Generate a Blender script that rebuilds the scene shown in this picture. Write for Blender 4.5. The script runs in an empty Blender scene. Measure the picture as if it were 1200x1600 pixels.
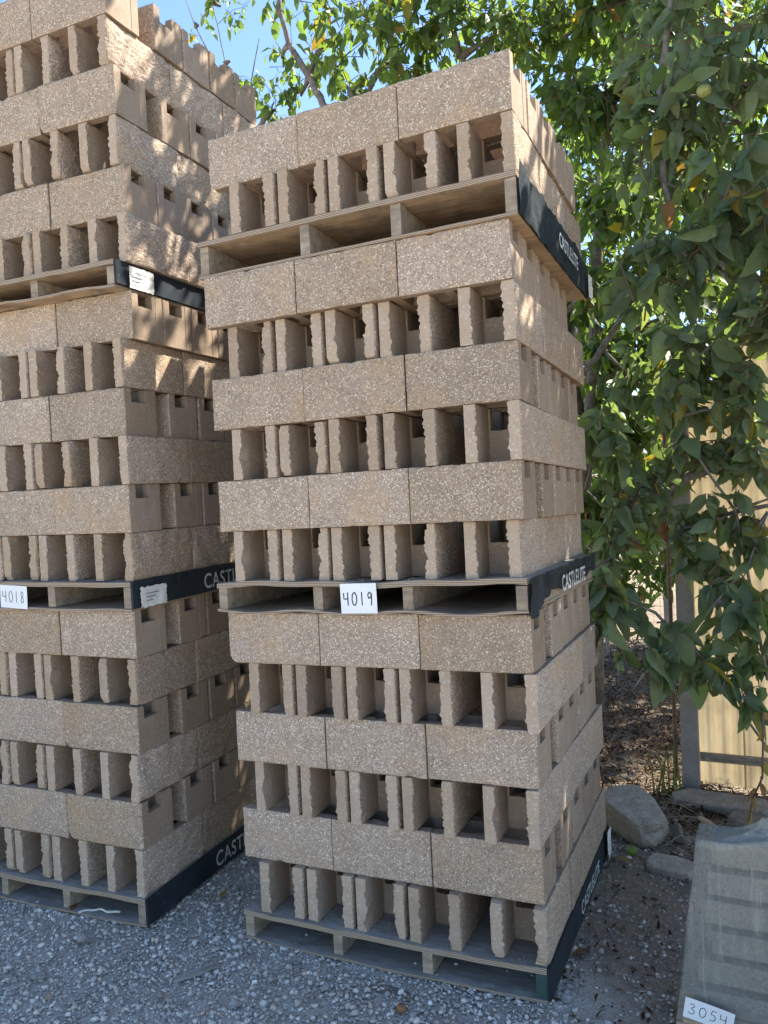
import bpy, math, random
import numpy as np
from mathutils import Vector, Matrix, noise, Euler
random.seed(7); rng = np.random.default_rng(7)
C = bpy.context.scene.collection
PI = math.pi

# ------------------------------------------------------------------ camera, sky, sun, exposure
CAM = Vector((0.6383, -2.5169, 1.7313)); FPX = 1225.0
RT = Vector((0.90858, 0.41502, -0.04736)); UP = Vector((0.0299, 0.04849, 0.99838)); FW = Vector((-0.41664, 0.90852, -0.03165))
cam_data = bpy.data.cameras.new('camera'); cam = bpy.data.objects.new('camera', cam_data); C.objects.link(cam)
M = Matrix((RT, UP, -FW)).transposed().to_quaternion().to_matrix().to_4x4(); M.translation = CAM
cam.matrix_world = M
cam_data.sensor_fit = 'HORIZONTAL'; cam_data.sensor_width = 36; cam_data.lens = 36 * FPX / 1200
cam_data.clip_start = 0.05; cam_data.clip_end = 600
bpy.context.scene.camera = cam

SUN_AZ = math.radians(38); SUN_EL = math.radians(47)
w = bpy.data.worlds.new('World'); bpy.context.scene.world = w; w.use_nodes = True
nt = w.node_tree; nt.nodes.clear()
sky = nt.nodes.new('ShaderNodeTexSky'); sky.sky_type = 'NISHITA'; sky.sun_disc = False
sky.sun_elevation = SUN_EL; sky.sun_rotation = SUN_AZ; sky.air_density = 1.0; sky.altitude = 1200; sky.dust_density = 0.0; sky.ozone_density = 2.5
bg = nt.nodes.new('ShaderNodeBackground'); bg.inputs[1].default_value = 0.090
wo = nt.nodes.new('ShaderNodeOutputWorld'); nt.links.new(sky.outputs[0], bg.inputs[0]); nt.links.new(bg.outputs[0], wo.inputs[0])
sd = Vector((math.sin(SUN_AZ) * math.cos(SUN_EL), math.cos(SUN_AZ) * math.cos(SUN_EL), math.sin(SUN_EL)))
sl = bpy.data.lights.new('sun', 'SUN'); sl.energy = 4.0; sl.angle = math.radians(0.5); sl.color = (1, 0.94, 0.84)
so = bpy.data.objects.new('sun', sl); C.objects.link(so); so.rotation_euler = sd.to_track_quat('Z', 'Y').to_euler(); so.location = sd * 30
vs = bpy.context.scene.view_settings; vs.view_transform = 'Standard'; vs.look = 'None'; vs.exposure = 2.12; vs.gamma = 1; vs.use_curve_mapping = False
bpy.context.scene.cycles.max_bounces = 8; bpy.context.scene.cycles.diffuse_bounces = 5; bpy.context.scene.cycles.transparent_max_bounces = 12

def at(px, py, Y):            # world point on the plane y = Y, used while surveying the place
    d = FW + RT * ((px - 600) / FPX) + UP * ((800 - py) / FPX)
    return CAM + d * ((Y - CAM.y) / d.y)

# ------------------------------------------------------------------ helpers
class MB:
    def __init__(s): s.v = []; s.f = []; s.m = []
    def add(s, vs, fs, m=0):
        n = len(s.v); s.v += [tuple(x) for x in vs]; s.f += [tuple(i + n for i in f) for f in fs]; s.m += [m] * len(fs)
    def box(s, a, b, m=0):
        x0, y0, z0 = a; x1, y1, z1 = b
        s.add([(x0,y0,z0),(x1,y0,z0),(x1,y1,z0),(x0,y1,z0),(x0,y0,z1),(x1,y0,z1),(x1,y1,z1),(x0,y1,z1)],
              [(0,3,2,1),(4,5,6,7),(0,1,5,4),(1,2,6,5),(2,3,7,6),(3,0,4,7)], m)
    def tube(s, pts, rad, n=6, m=0):
        pts = [Vector(p) for p in pts]; vs = []; k = len(pts)
        if not hasattr(rad, '__len__'): rad = [rad] * k
        ref = Vector((0.3, 0.2, 1)).normalized()
        for i, p in enumerate(pts):
            t = (pts[min(i+1, k-1)] - pts[max(i-1, 0)]).normalized()
            a = t.cross(ref)
            if a.length < 1e-3: a = t.cross(Vector((1, 0, 0)))
            a.normalize(); b = t.cross(a)
            for j in range(n):
                an = 2*PI*j/n; vs.append(p + (a*math.cos(an) + b*math.sin(an)) * rad[i])
        fs = [(i*n+j, i*n+(j+1) % n, (i+1)*n+(j+1) % n, (i+1)*n+j) for i in range(k-1) for j in range(n)]
        fs += [tuple(range(n-1, -1, -1)), tuple(range((k-1)*n, k*n))]
        s.add(vs, fs, m)
    def mesh(s, name, mats, smooth=False):
        me = bpy.data.meshes.new(name); me.from_pydata(s.v, [], s.f)
        for x in (mats if isinstance(mats, (list, tuple)) else [mats]): me.materials.append(x)
        if any(s.m): me.polygons.foreach_set('material_index', s.m)
        if smooth: me.polygons.foreach_set('use_smooth', [True]*len(s.f))
        me.update(); return me
def link(name, me, parent=None, loc=(0,0,0), rot=(0,0,0)):
    o = bpy.data.objects.new(name, me); C.objects.link(o); o.location = loc; o.rotation_euler = rot
    if parent: o.parent = parent
    return o
def tag(o, label=None, cat=None, group=None, kind=None):
    if label: o['label'] = label
    if cat: o['category'] = cat
    if group: o['group'] = group
    if kind: o['kind'] = kind
    return o
def thing(name, label, cat, loc=(0,0,0), rot=(0,0,0), group=None):
    return tag(link(name, None, None, loc, rot), label, cat, group)
def npmesh(name, V, F, mat, attr=None, smooth=False):
    me = bpy.data.meshes.new(name); V = np.asarray(V, dtype=np.float32); F = np.asarray(F, dtype=np.int32)
    me.vertices.add(len(V)); me.vertices.foreach_set('co', V.ravel())
    k = F.shape[1]; me.loops.add(F.size); me.loops.foreach_set('vertex_index', F.ravel())
    me.polygons.add(len(F)); me.polygons.foreach_set('loop_start', np.arange(0, F.size, k, dtype=np.int32))
    me.polygons.foreach_set('loop_total', np.full(len(F), k, dtype=np.int32))
    if smooth: me.polygons.foreach_set('use_smooth', np.ones(len(F), dtype=bool))
    if attr is not None:
        a = me.attributes.new('tint', 'FLOAT', 'POINT'); a.data.foreach_set('value', np.asarray(attr, dtype=np.float32))
    me.materials.append(mat); me.update(calc_edges=True); return me

class NT:
    def __init__(s, name, rough=0.9):
        s.mat = bpy.data.materials.new(name); s.mat.use_nodes = True; s.t = s.mat.node_tree
        s.b = s.t.nodes['Principled BSDF']; s.b.inputs['Roughness'].default_value = rough
        s.b.inputs['Specular IOR Level'].default_value = 0.12
        s.out = s.t.nodes['Material Output']
    def n(s, typ, **kw):
        o = s.t.nodes.new(typ)
        for k, v in kw.items():
            if k.startswith('i_'):
                o.inputs[k[2:].replace('_', ' ')].default_value = v
            else: setattr(o, k, v)
        return o
    def l(s, a, b): s.t.links.new(a, b)
    def coords(s, rand=True):
        tc = s.n('ShaderNodeTexCoord')
        if not rand: return tc.outputs['Object']
        oi = s.n('ShaderNodeObjectInfo'); m = s.n('ShaderNodeMath', operation='MULTIPLY'); m.inputs[1].default_value = 37.0
        s.l(oi.outputs['Random'], m.inputs[0]); va = s.n('ShaderNodeVectorMath', operation='ADD')
        s.l(tc.outputs['Object'], va.inputs[0]); s.l(m.outputs[0], va.inputs[1]); return va.outputs[0]
    def noise(s, co, scale, detail=3, rough=0.55):
        o = s.n('ShaderNodeTexNoise'); o.inputs['Scale'].default_value = scale; o.inputs['Detail'].default_value = detail
        o.inputs['Roughness'].default_value = rough; s.l(co, o.inputs['Vector']); return o.outputs['Fac']
    def ramp(s, fac, stops, interp='LINEAR'):
        r = s.n('ShaderNodeValToRGB'); r.color_ramp.interpolation = interp
        e = r.color_ramp.elements
        while len(e) < len(stops): e.new(0.5)
        for i, (p, c) in enumerate(stops): e[i].position = p; e[i].color = (*c, 1) if len(c) == 3 else c
        s.l(fac, r.inputs[0]); return r.outputs[0]
    def mix(s, f, a, b, mode='MIX'):
        m = s.n('ShaderNodeMix', data_type='RGBA', blend_type=mode)
        for k, x in ((0, f), (6, a), (7, b)):
            if hasattr(x, 'is_output'): s.l(x, m.inputs[k])
            else: m.inputs[k].default_value = x if k == 0 else (*x, 1)
        return m.outputs[2]
    def bump(s, h, strength, dist, prev=None):
        b = s.n('ShaderNodeBump'); b.inputs['Strength'].default_value = strength; b.inputs['Distance'].default_value = dist
        s.l(h, b.inputs['Height'])
        if prev is not None: s.l(prev, b.inputs['Normal'])
        return b.outputs[0]
    def col(s, c): s.l(c, s.b.inputs['Base Color'])
    def nor(s, c): s.l(c, s.b.inputs['Normal'])

# ------------------------------------------------------------------ materials
def concrete(name, split, k=1.0):
    m = NT(name, 0.92); co = m.coords()
    oi = m.n('ShaderNodeObjectInfo')
    base = m.ramp(m.noise(co, 9, 4, 0.6), [(0.3, (0.350, 0.272, 0.206) if split else (0.325, 0.250, 0.184)), (0.7, (0.430, 0.338, 0.260) if split else (0.385, 0.298, 0.221))])
    fine = m.ramp(m.noise(co, 260, 2), [(0.3, (0.72, 0.70, 0.68)), (0.7, (1.18, 1.17, 1.15))])
    c = m.mix(0.8 if split else 0.55, base, fine, 'MULTIPLY')
    v = m.n('ShaderNodeTexVoronoi', feature='F1'); v.inputs['Scale'].default_value = 200 if split else 150; m.l(co, v.inputs['Vector'])
    sep = m.n('ShaderNodeSeparateColor'); m.l(v.outputs['Color'], sep.inputs[0])
    if split:
        light = m.ramp(sep.outputs[0], [(0.64, (0,0,0)), (0.74, (1,1,1))]); dark = m.ramp(sep.outputs[1], [(0.80, (0,0,0)), (0.86, (1,1,1))])
        lc = m.ramp(sep.outputs[2], [(0.0, (0.82, 0.73, 0.58)), (0.55, (0.62, 0.55, 0.46)), (1.0, (0.66, 0.50, 0.30))])
        shape = m.ramp(v.outputs['Distance'], [(0.35, (1,1,1)), (0.62, (0,0,0))])
        lm = m.mix(1.0, light, shape, 'MULTIPLY'); c = m.mix(lm, c, lc)
        dm = m.mix(0.55, (0,0,0), dark); c = m.mix(dm, c, (0.16, 0.12, 0.09))
        # rusty patches where water ran down
        st = m.ramp(m.noise(co, 3.6, 4, 0.65), [(0.52, (0,0,0)), (0.78, (0.62,0.62,0.62))]); c = m.mix(st, c, (0.44, 0.29, 0.155))
        gs = m.ramp(m.noise(co, 5.5, 5, 0.7), [(0.56, (0,0,0)), (0.75, (0.4,0.4,0.4))]); c = m.mix(gs, c, (0.27, 0.235, 0.20))
        h = m.mix(0.5, m.noise(co, 170, 4, 0.7), v.outputs['Distance'])
        n = m.bump(h, 0.75, 0.004); n = m.bump(m.noise(co, 38, 4, 0.65), 0.5, 0.006, n)
    else:
        light = m.ramp(sep.outputs[0], [(0.90, (0,0,0)), (0.95, (0.5,0.5,0.5))]); c = m.mix(light, c, (0.52, 0.43, 0.32))
        dark = m.ramp(m.noise(co, 320, 2), [(0.60, (0,0,0)), (0.70, (0.5,0.5,0.5))]); c = m.mix(dark, c, (0.20, 0.15, 0.11))
        dust = m.ramp(m.noise(co, 6, 4, 0.7), [(0.5, (0,0,0)), (0.8, (0.35,0.35,0.35))]); c = m.mix(dust, c, (0.42, 0.36, 0.30))
        n = m.bump(m.noise(co, 300, 3, 0.7), 0.5, 0.002)
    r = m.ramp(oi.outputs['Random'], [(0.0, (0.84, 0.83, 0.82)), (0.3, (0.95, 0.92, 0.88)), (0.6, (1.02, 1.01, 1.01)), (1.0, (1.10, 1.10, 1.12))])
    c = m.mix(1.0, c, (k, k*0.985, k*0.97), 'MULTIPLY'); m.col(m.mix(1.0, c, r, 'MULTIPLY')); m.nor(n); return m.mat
CON_E = concrete('lit_broken_concrete_end', False, 1.16)  # broken end faces; lighter tone is partly light painted in against the recess walls
CON_S = concrete('split_concrete', True); CON_M = concrete('shaded_moulded_concrete', False, 0.93)  # moulded faces darker, partly recess shade painted into their colour

def wood(name, c0, c1, c2, grain=(0.8, 5, 5), rough=0.8):
    m = NT(name, rough); co = m.coords()
    mp = m.n('ShaderNodeMapping'); mp.inputs['Scale'].default_value = grain; m.l(co, mp.inputs['Vector'])
    g = m.noise(mp.outputs[0], 9, 5, 0.65); c = m.ramp(g, [(0.3, c0), (0.55, c1), (0.75, c2)])
    st = m.ramp(m.noise(co, 7, 6, 0.7), [(0.45, (0,0,0)), (0.70, (0.75,0.75,0.75))]); c = m.mix(st, c, (0.15, 0.125, 0.10)); wt = m.ramp(m.noise(co, 13, 5, 0.7), [(0.58, (0,0,0)), (0.72, (0.6,0.6,0.6))]); c = m.mix(wt, c, (0.5, 0.46, 0.40))
    m.col(c); m.nor(m.bump(g, 0.4, 0.002)); return m.mat
WOOD = wood('weathered_pine', (0.22, 0.165, 0.115), (0.36, 0.28, 0.20), (0.45, 0.37, 0.27))
WOODN = wood('fresh_plywood', (0.30, 0.20, 0.12), (0.46, 0.33, 0.21), (0.56, 0.43, 0.29))
WOODG = wood('grey_plywood', (0.20, 0.18, 0.16), (0.32, 0.29, 0.25), (0.42, 0.385, 0.335))
def plyedge():
    m = NT('plywood_edge', 0.85); co = m.coords(False)
    sp = m.n('ShaderNodeSeparateXYZ'); m.l(co, sp.inputs[0]); mm = m.n('ShaderNodeMath', operation='MULTIPLY'); mm.inputs[1].default_value = 1100
    m.l(sp.outputs[2], mm.inputs[0]); s_ = m.n('ShaderNodeMath', operation='SINE'); m.l(mm.outputs[0], s_.inputs[0])
    c = m.ramp(s_.outputs[0], [(0.0, (0.17, 0.12, 0.08)), (0.35, (0.42, 0.31, 0.21)), (1.0, (0.52, 0.40, 0.28))])
    c = m.mix(m.ramp(m.noise(co, 14, 4), [(0.4, (0,0,0)), (0.7, (0.5,0.5,0.5))]), c, (0.30, 0.26, 0.22))
    m.col(c); m.nor(m.bump(s_.outputs[0], 0.3, 0.001)); return m.mat
PLYE = plyedge()
def paint(name, c0, c1, rough, wear=(0.3, 0.28, 0.25), amt=0.68):
    m = NT(name, rough); co = m.coords()
    c = m.ramp(m.noise(co, 7, 4, 0.6), [(0.3, c0), (0.7, c1)])
    wr = m.ramp(m.noise(co, 26, 6, 0.75), [(amt, (0,0,0)), (amt + 0.1, (0.8,0.8,0.8))]); m.col(m.mix(wr, c, wear))
    m.nor(m.bump(m.noise(co, 60, 3), 0.3, 0.001)); return m.mat
NAVY = paint('dark_green_paint', (0.014, 0.019, 0.024), (0.032, 0.040, 0.046), 0.55, (0.12, 0.115, 0.105), 0.60)
GREENP = paint('faded_green_paint', (0.03, 0.065, 0.055), (0.05, 0.085, 0.075), 0.6, amt=0.6)
WHITEP = paint('stencil_paint', (0.50, 0.52, 0.50), (0.66, 0.68, 0.66), 0.7, (0.05, 0.06, 0.06), 0.56)
PAPER = paint('white_paper', (0.74, 0.73, 0.71), (0.82, 0.81, 0.80), 0.6, (0.6, 0.58, 0.55), 0.75)
TORN = paint('torn_paper', (0.58, 0.55, 0.47), (0.72, 0.69, 0.62), 0.6, (0.36, 0.32, 0.25), 0.66)
INK = paint('black_ink', (0.02, 0.02, 0.022), (0.03, 0.03, 0.03), 0.5, (0.05, 0.05, 0.05), 0.9)
GREYINK = paint('grey_print', (0.16, 0.18, 0.2), (0.2, 0.2, 0.22), 0.6, (0.4, 0.4, 0.4), 0.7)

def leafmat(name, refl, trans, tmix=0.42, rough=0.42):
    m = NT(name, rough); at_ = m.n('ShaderNodeAttribute', attribute_name='tint'); co = m.coords(False)
    c = m.ramp(at_.outputs['Fac'], [(0.0, tuple(x * 0.65 for x in refl)), (0.55, refl), (0.86, (refl[0]*1.6, refl[1]*1.3, refl[2]*1.2)), (0.93, (0.30, 0.24, 0.03)), (1.0, (0.20, 0.09, 0.04))])
    t = m.ramp(at_.outputs['Fac'], [(0.0, tuple(x * 0.6 for x in trans)), (0.55, trans), (0.86, (trans[0]*1.5, trans[1]*1.15, trans[2])), (0.93, (0.55, 0.42, 0.03)), (1.0, (0.30, 0.12, 0.04))])
    n = m.noise(co, 45, 3); c = m.mix(0.5, c, m.ramp(n, [(0.3, (0.6,0.6,0.6)), (0.7, (1.3,1.3,1.2))]), 'MULTIPLY')
    m.col(c); m.b.inputs['Specular IOR Level'].default_value = 0.45
    tr = m.n('ShaderNodeBsdfTranslucent'); m.l(t, tr.inputs[0]); mx = m.n('ShaderNodeMixShader'); mx.inputs[0].default_value = tmix
    m.l(m.b.outputs[0], mx.inputs[1]); m.l(tr.outputs[0], mx.inputs[2]); m.l(mx.outputs[0], m.out.inputs[0]); return m.mat
LEAF = leafmat('persimmon_leaf', (0.145, 0.195, 0.100), (0.24, 0.35, 0.07), 0.4, 0.5)
LEAFB = leafmat('back_leaf', (0.080, 0.130, 0.048), (0.24, 0.37, 0.045), 0.5, 0.48)
DRYLEAF = leafmat('dry_leaf', (0.17, 0.075, 0.035), (0.22, 0.09, 0.03), 0.25, 0.8)
def bark():
    m = NT('bark', 0.9); co = m.coords(False); n = m.noise(co, 22, 5, 0.7)
    m.col(m.ramp(n, [(0.3, (0.085, 0.070, 0.058)), (0.55, (0.19, 0.165, 0.14)), (0.75, (0.30, 0.27, 0.235))])); m.nor(m.bump(n, 0.6, 0.006)); return m.mat
BARK = bark()
TWIG = paint('twig_bark', (0.10, 0.065, 0.05), (0.17, 0.12, 0.09), 0.8)
def stonemat(name, stops, rough=0.85):
    m = NT(name, rough); a = m.n('ShaderNodeAttribute', attribute_name='tint'); co = m.coords(False)
    c = m.ramp(a.outputs['Fac'], stops); n = m.noise(co, 120, 3, 0.65)
    m.col(m.mix(0.8, c, m.ramp(n, [(0.3, (0.65,0.65,0.65)), (0.7, (1.25,1.25,1.25))]), 'MULTIPLY')); m.nor(m.bump(n, 0.4, 0.003)); return m.mat
GRAV = stonemat('gravel_stone', [(0.0, (0.28, 0.25, 0.21)), (0.35, (0.45, 0.405, 0.345)), (0.7, (0.62, 0.565, 0.485)), (0.88, (0.74, 0.685, 0.595)), (0.94, (0.62, 0.45, 0.32)), (1.0, (0.80, 0.75, 0.67))])
DIRTST = stonemat('dirt_stone', [(0.0, (0.17, 0.14, 0.105)), (0.55, (0.32, 0.265, 0.205)), (0.93, (0.45, 0.385, 0.31)), (1.0, (0.58, 0.51, 0.43))])
LITTER = stonemat('litter_bits', [(0.0, (0.025, 0.013, 0.008)), (0.55, (0.075, 0.038, 0.02)), (0.85, (0.16, 0.085, 0.042)), (1.0, (0.32, 0.22, 0.12))])
STRAW = paint('straw', (0.34, 0.27, 0.17), (0.48, 0.40, 0.28), 0.8)

def groundmat():
    m = NT('ground_soil', 0.95); co = m.coords(False)
    sp = m.n('ShaderNodeSeparateXYZ'); m.l(co, sp.inputs[0])
    v = m.n('ShaderNodeTexVoronoi', feature='F1'); v.inputs['Scale'].default_value = 130; m.l(co, v.inputs['Vector'])
    v2 = m.n('ShaderNodeTexVoronoi', feature='F1'); v2.inputs['Scale'].default_value = 300; m.l(co, v2.inputs['Vector'])
    s1 = m.n('ShaderNodeSeparateColor'); m.l(v.outputs['Color'], s1.inputs[0]); s2 = m.n('ShaderNodeSeparateColor'); m.l(v2.outputs['Color'], s2.inputs[0])
    g = m.ramp(s1.outputs[0], [(0, (0.36, 0.315, 0.255)), (0.6, (0.50, 0.45, 0.375)), (1, (0.64, 0.58, 0.50))])
    g2 = m.ramp(s2.outputs[0], [(0, (0.31, 0.275, 0.235)), (0.6, (0.44, 0.40, 0.345)), (1, (0.58, 0.53, 0.47))])
    g = m.mix(0.5, g, g2)
    d = m.ramp(m.noise(co, 30, 6, 0.75), [(0.3, (0.15, 0.115, 0.082)), (0.6, (0.27, 0.215, 0.16)), (0.8, (0.37, 0.305, 0.235))])
    # dirt right of and behind the right-hand stack
    nx = m.noise(co, 2.5, 4, 0.6)
    e = m.n('ShaderNodeMath', operation='ADD'); m.l(sp.outputs[0], e.inputs[0]); m.l(nx, e.inputs[1])
    f = m.n('ShaderNodeMath', operation='MULTIPLY_ADD'); m.l(sp.outputs[1], f.inputs[0]); f.inputs[1].default_value = 0.55; m.l(e.outputs[0], f.inputs[2])
    mask = m.ramp(f.outputs[0], [(0.50, (0,0,0)), (0.85, (1,1,1))])
    c = m.mix(mask, g, d)
    # dry grass lot well beyond the fence
    q = m.n('ShaderNodeMapRange'); q.inputs[1].default_value = 8.5; q.inputs[2].default_value = 11; m.l(sp.outputs[1], q.inputs[0])
    dg = m.ramp(m.noise(co, 3, 5, 0.7), [(0.3, (0.22, 0.18, 0.11)), (0.7, (0.36, 0.31, 0.20))])
    c = m.mix(q.outputs[0], c, dg)
    # unseen yard on the open side, made pale to bounce light onto the stacks
    yd = m.n('ShaderNodeMapRange'); yd.inputs[1].default_value = -2.6; yd.inputs[2].default_value = -4.5; m.l(sp.outputs[1], yd.inputs[0])
    c = m.mix(yd.outputs[0], c, m.ramp(m.noise(co, 2, 5, 0.7), [(0.3, (0.42, 0.37, 0.30)), (0.7, (0.52, 0.46, 0.38))]))
    m.col(c); n = m.bump(v.outputs['Distance'], 0.7, 0.006); n = m.bump(m.noise(co, 60, 5, 0.7), 0.6, 0.008, n); m.nor(n); return m.mat
GROUND = groundmat()

# ------------------------------------------------------------------ ground
SLX, SLY = 0.0149, -0.0296
def sm(a, b, x):
    t = min(1, max(0, (x - a)/(b - a))); return t*t*(3 - 2*t)
def gz(x, y):
    wgt = sm(-1.58, -1.25, x); fade = 1 - sm(1.6, 4.0, y)
    yy = min(max(y, -0.6), 1.6); xx = min(max(x, -1.3), 0.8)
    h = wgt*(SLX*xx + SLY*yy*fade) + (1 - wgt)*(-0.011)
    h *= 1 - sm(6, 12, abs(y))
    return h
def axis(lo, hi, step, far):
    a = list(np.arange(lo, hi, step)); d = step; x = a[-1]
    while x < far: d *= 1.35; x += d; a.append(x)
    d = step; x = lo
    while x > -far: d *= 1.35; x -= d; a.insert(0, x)
    return a
gx = axis(-2.9, 1.3, 0.03, 220); gy = axis(-1.2, 3.4, 0.03, 220)
V = []
for y in gy:
    for x in gx:
        near = 1 - sm(3, 8, max(abs(x), abs(y)))
        n = noise.fractal((x*1.7, y*1.7, 0), 1, 2, 4)*0.006 + noise.noise((x*14, y*14, 3))*0.004
        V.append((x, y, gz(x, y) - 0.006 + n*near))
nx_, ny_ = len(gx), len(gy); ii, jj = np.meshgrid(np.arange(nx_-1), np.arange(ny_-1)); a = (jj*nx_ + ii).ravel()
F = np.stack([a, a+1, a+1+nx_, a+nx_], 1)
tag(link('ground', npmesh('ground', V, F, GROUND, None, True)), kind='structure')

# ------------------------------------------------------------------ gravel, dirt clods, litter (stuff)
def ico(sub=1):
    import bmesh
    bm = bmesh.new(); bmesh.ops.create_icosphere(bm, subdivisions=sub, radius=1)
    v = np.array([x.co[:] for x in bm.verts]); f = np.array([[q.index for q in p.verts] for p in bm.faces]); bm.free(); return v, f
IV, IF = ico(1)
def rand_rot(n, flat=False):
    q = rng.normal(size=(n, 4))
    if flat: q[:, 1:3] *= 0.25
    q /= np.linalg.norm(q, axis=1)[:, None]; w_, x, y, z = q.T
    return np.stack([np.stack([1-2*(y*y+z*z), 2*(x*y-z*w_), 2*(x*z+y*w_)], 1), np.stack([2*(x*y+z*w_), 1-2*(x*x+z*z), 2*(y*z-x*w_)], 1), np.stack([2*(x*z-y*w_), 2*(y*z+x*w_), 1-2*(x*x+y*y)], 1)], 1)
def stones(P, S, mat, name, tint=None, flat=True):
    n = len(P); k = len(IV)
    shp = IV[None] * (1 + rng.normal(size=(n, k, 1))*0.16) * rng.uniform([0.75, 0.6, 0.4], [1.25, 1.0, 0.75], size=(n, 1, 3))
    Vv = np.einsum('nij,nkj->nki', rand_rot(n, flat), shp) * S[:, None, None] + P[:, None]
    Ff = IF[None] + (np.arange(n)*k)[:, None, None]
    t = rng.random(n) if tint is None else tint
    return link(name, npmesh(name, Vv.reshape(-1, 3), Ff.reshape(-1, 3), mat, np.repeat(t, k)))
def scatter(n, x0, x1, y0, y1, keep=None):
    P = np.stack([rng.uniform(x0, x1, n), rng.uniform(y0, y1, n)], 1)
    if keep is not None: P = P[np.array([keep(x, y) for x, y in P])]
    return np.array([(x, y, gz(x, y)) for x, y in P])
def dirtiness(x, y): return x + 0.55*y + 0.5 + 0.35*noise.noise((x*3, y*3, 0))
def under_stack(x, y): return (-1.2 < x < -0.02 and 0.25 < y < 1.15) or (-2.75 < x < -1.66 and 0.2 < y < 1.1)
P = scatter(105000, -2.6, 0.9, -1.1, 1.4, lambda x, y: not under_stack(x, y) and y > -1.05 + 0.37*(x+1.69) and y < 0.95 + 0.5*(x > -1.7) and random.random() > 0.96*sm(0.45, 0.85, dirtiness(x, y)))
S = 0.0036 * np.exp(rng.normal(size=len(P))*0.60); S = np.minimum(S, 0.014)
P[:, 2] += S*0.1 - 0.003
tag(stones(P, S, GRAV, 'gravel'), 'blue grey crushed gravel spread in front of and between the stacks', 'gravel', kind='stuff')
P = scatter(800, -2.7, 0.9, -1.15, 1.3, lambda x, y: not under_stack(x, y) and random.random() > 0.92*sm(0.4, 0.8, dirtiness(x, y)))
S = rng.uniform(0.008, 0.0165, len(P)); P[:, 2] += S*0.15
tag(stones(P, S, GRAV, 'loose_pebbles', np.clip(rng.normal(0.72, 0.2, len(P)), 0, 1)), 'larger pale pebbles lying loose on the gravel', 'pebbles', kind='stuff')
P = scatter(9000, -0.05, 1.3, -0.6, 2.4, lambda x, y: not under_stack(x, y) and random.random() < sm(0.45, 0.9, dirtiness(x, y)))
S = 0.0048*np.exp(rng.normal(size=len(P))*0.5); S = np.minimum(S, 0.02); P[:, 2] += S*0.1 - 0.004
tag(stones(P, S, DIRTST, 'dirt_clods'), 'brown grit and clods on the dirt right of the stacks', 'dirt', kind='stuff')

def strips(P, L, W_, mat, name, zr=0.25):     # small bent chips: fallen leaves, bark and mulch
    n = len(P); u = np.array([-1, -0.33, 0.33, 1.0]); wd = np.array([0.35, 1, 0.9, 0.15]); cv = rng.uniform(-0.5, 0.7, n)
    T = np.zeros((n, 8, 3))
    for i in range(4):
        T[:, i*2, 0] = T[:, i*2+1, 0] = u[i]; T[:, i*2, 1] = -wd[i]; T[:, i*2+1, 1] = wd[i]; T[:, i*2, 2] = T[:, i*2+1, 2] = cv*(1-u[i]**2)
    T *= np.stack([L, W_, L*0.5], 1)[:, None]; R_ = rand_rot(n, True)
    an = rng.uniform(0, 2*PI, n); Rz = np.zeros((n, 3, 3)); Rz[:, 0, 0] = Rz[:, 1, 1] = np.cos(an); Rz[:, 0, 1] = -np.sin(an); Rz[:, 1, 0] = np.sin(an); Rz[:, 2, 2] = 1
    Vv = np.einsum('nij,nkj->nki', Rz @ R_, T) + P[:, None]
    f = np.array([[0, 2, 3, 1], [2, 4, 5, 3], [4, 6, 7, 5]]); Ff = f[None] + (np.arange(n)*8)[:, None, None]
    return link(name, npmesh(name, Vv.reshape(-1, 3), Ff.reshape(-1, 4), mat, np.repeat(rng.random(n), 8)))
P = scatter(26000, -0.9, 1.2, 1.45, 6.0, lambda x, y: random.random() < 1.2 - 0.12*y and not (x > 0.42 and y > 2.1 and random.random() < 0.7))
P[:, 2] += rng.uniform(0, 0.03, len(P)); n = len(P)
tag(strips(P, rng.uniform(0.008, 0.030, n), rng.uniform(0.002, 0.007, n), LITTER, 'leaf_litter'), 'dark brown dead leaves and bark heaped under the trees', 'leaf litter', kind='stuff')
P = scatter(650, -0.05, 0.9, -0.1, 1.7, lambda x, y: not under_stack(x, y)); P[:, 2] += 0.006; n = len(P)
tag(strips(P, rng.uniform(0.005, 0.02, n), rng.uniform(0.0015, 0.007, n), LITTER, 'scattered_litter'), 'thin scatter of leaf scraps on the dirt path', 'leaf litter', kind='stuff')
# dead grass and straw tangle at the foot of the fence
mb = MB()
for k in range(170):
    x = random.uniform(0.05, 0.75); y = random.uniform(1.3, 2.6); an = random.uniform(0, 2*PI); L = random.uniform(0.08, 0.3); h = random.uniform(0.01, 0.07); z = gz(x, y)
    dx, dy = math.cos(an)*L, math.sin(an)*L*0.6; c = random.uniform(-0.05, 0.05)
    mb.tube([(x, y, z+0.01), (x+dx*.35+c, y+dy*.35, z+h), (x+dx*.7+c, y+dy*.7, z+h*0.9), (x+dx, y+dy, z+0.012)], [0.0016, 0.0015, 0.0012, 0.0007], 4)
tag(link('dead_grass', mb.mesh('dead_grass', STRAW)), 'tangled pale straw and dead stems around the boulder', 'dead grass', kind='stuff')

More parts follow.
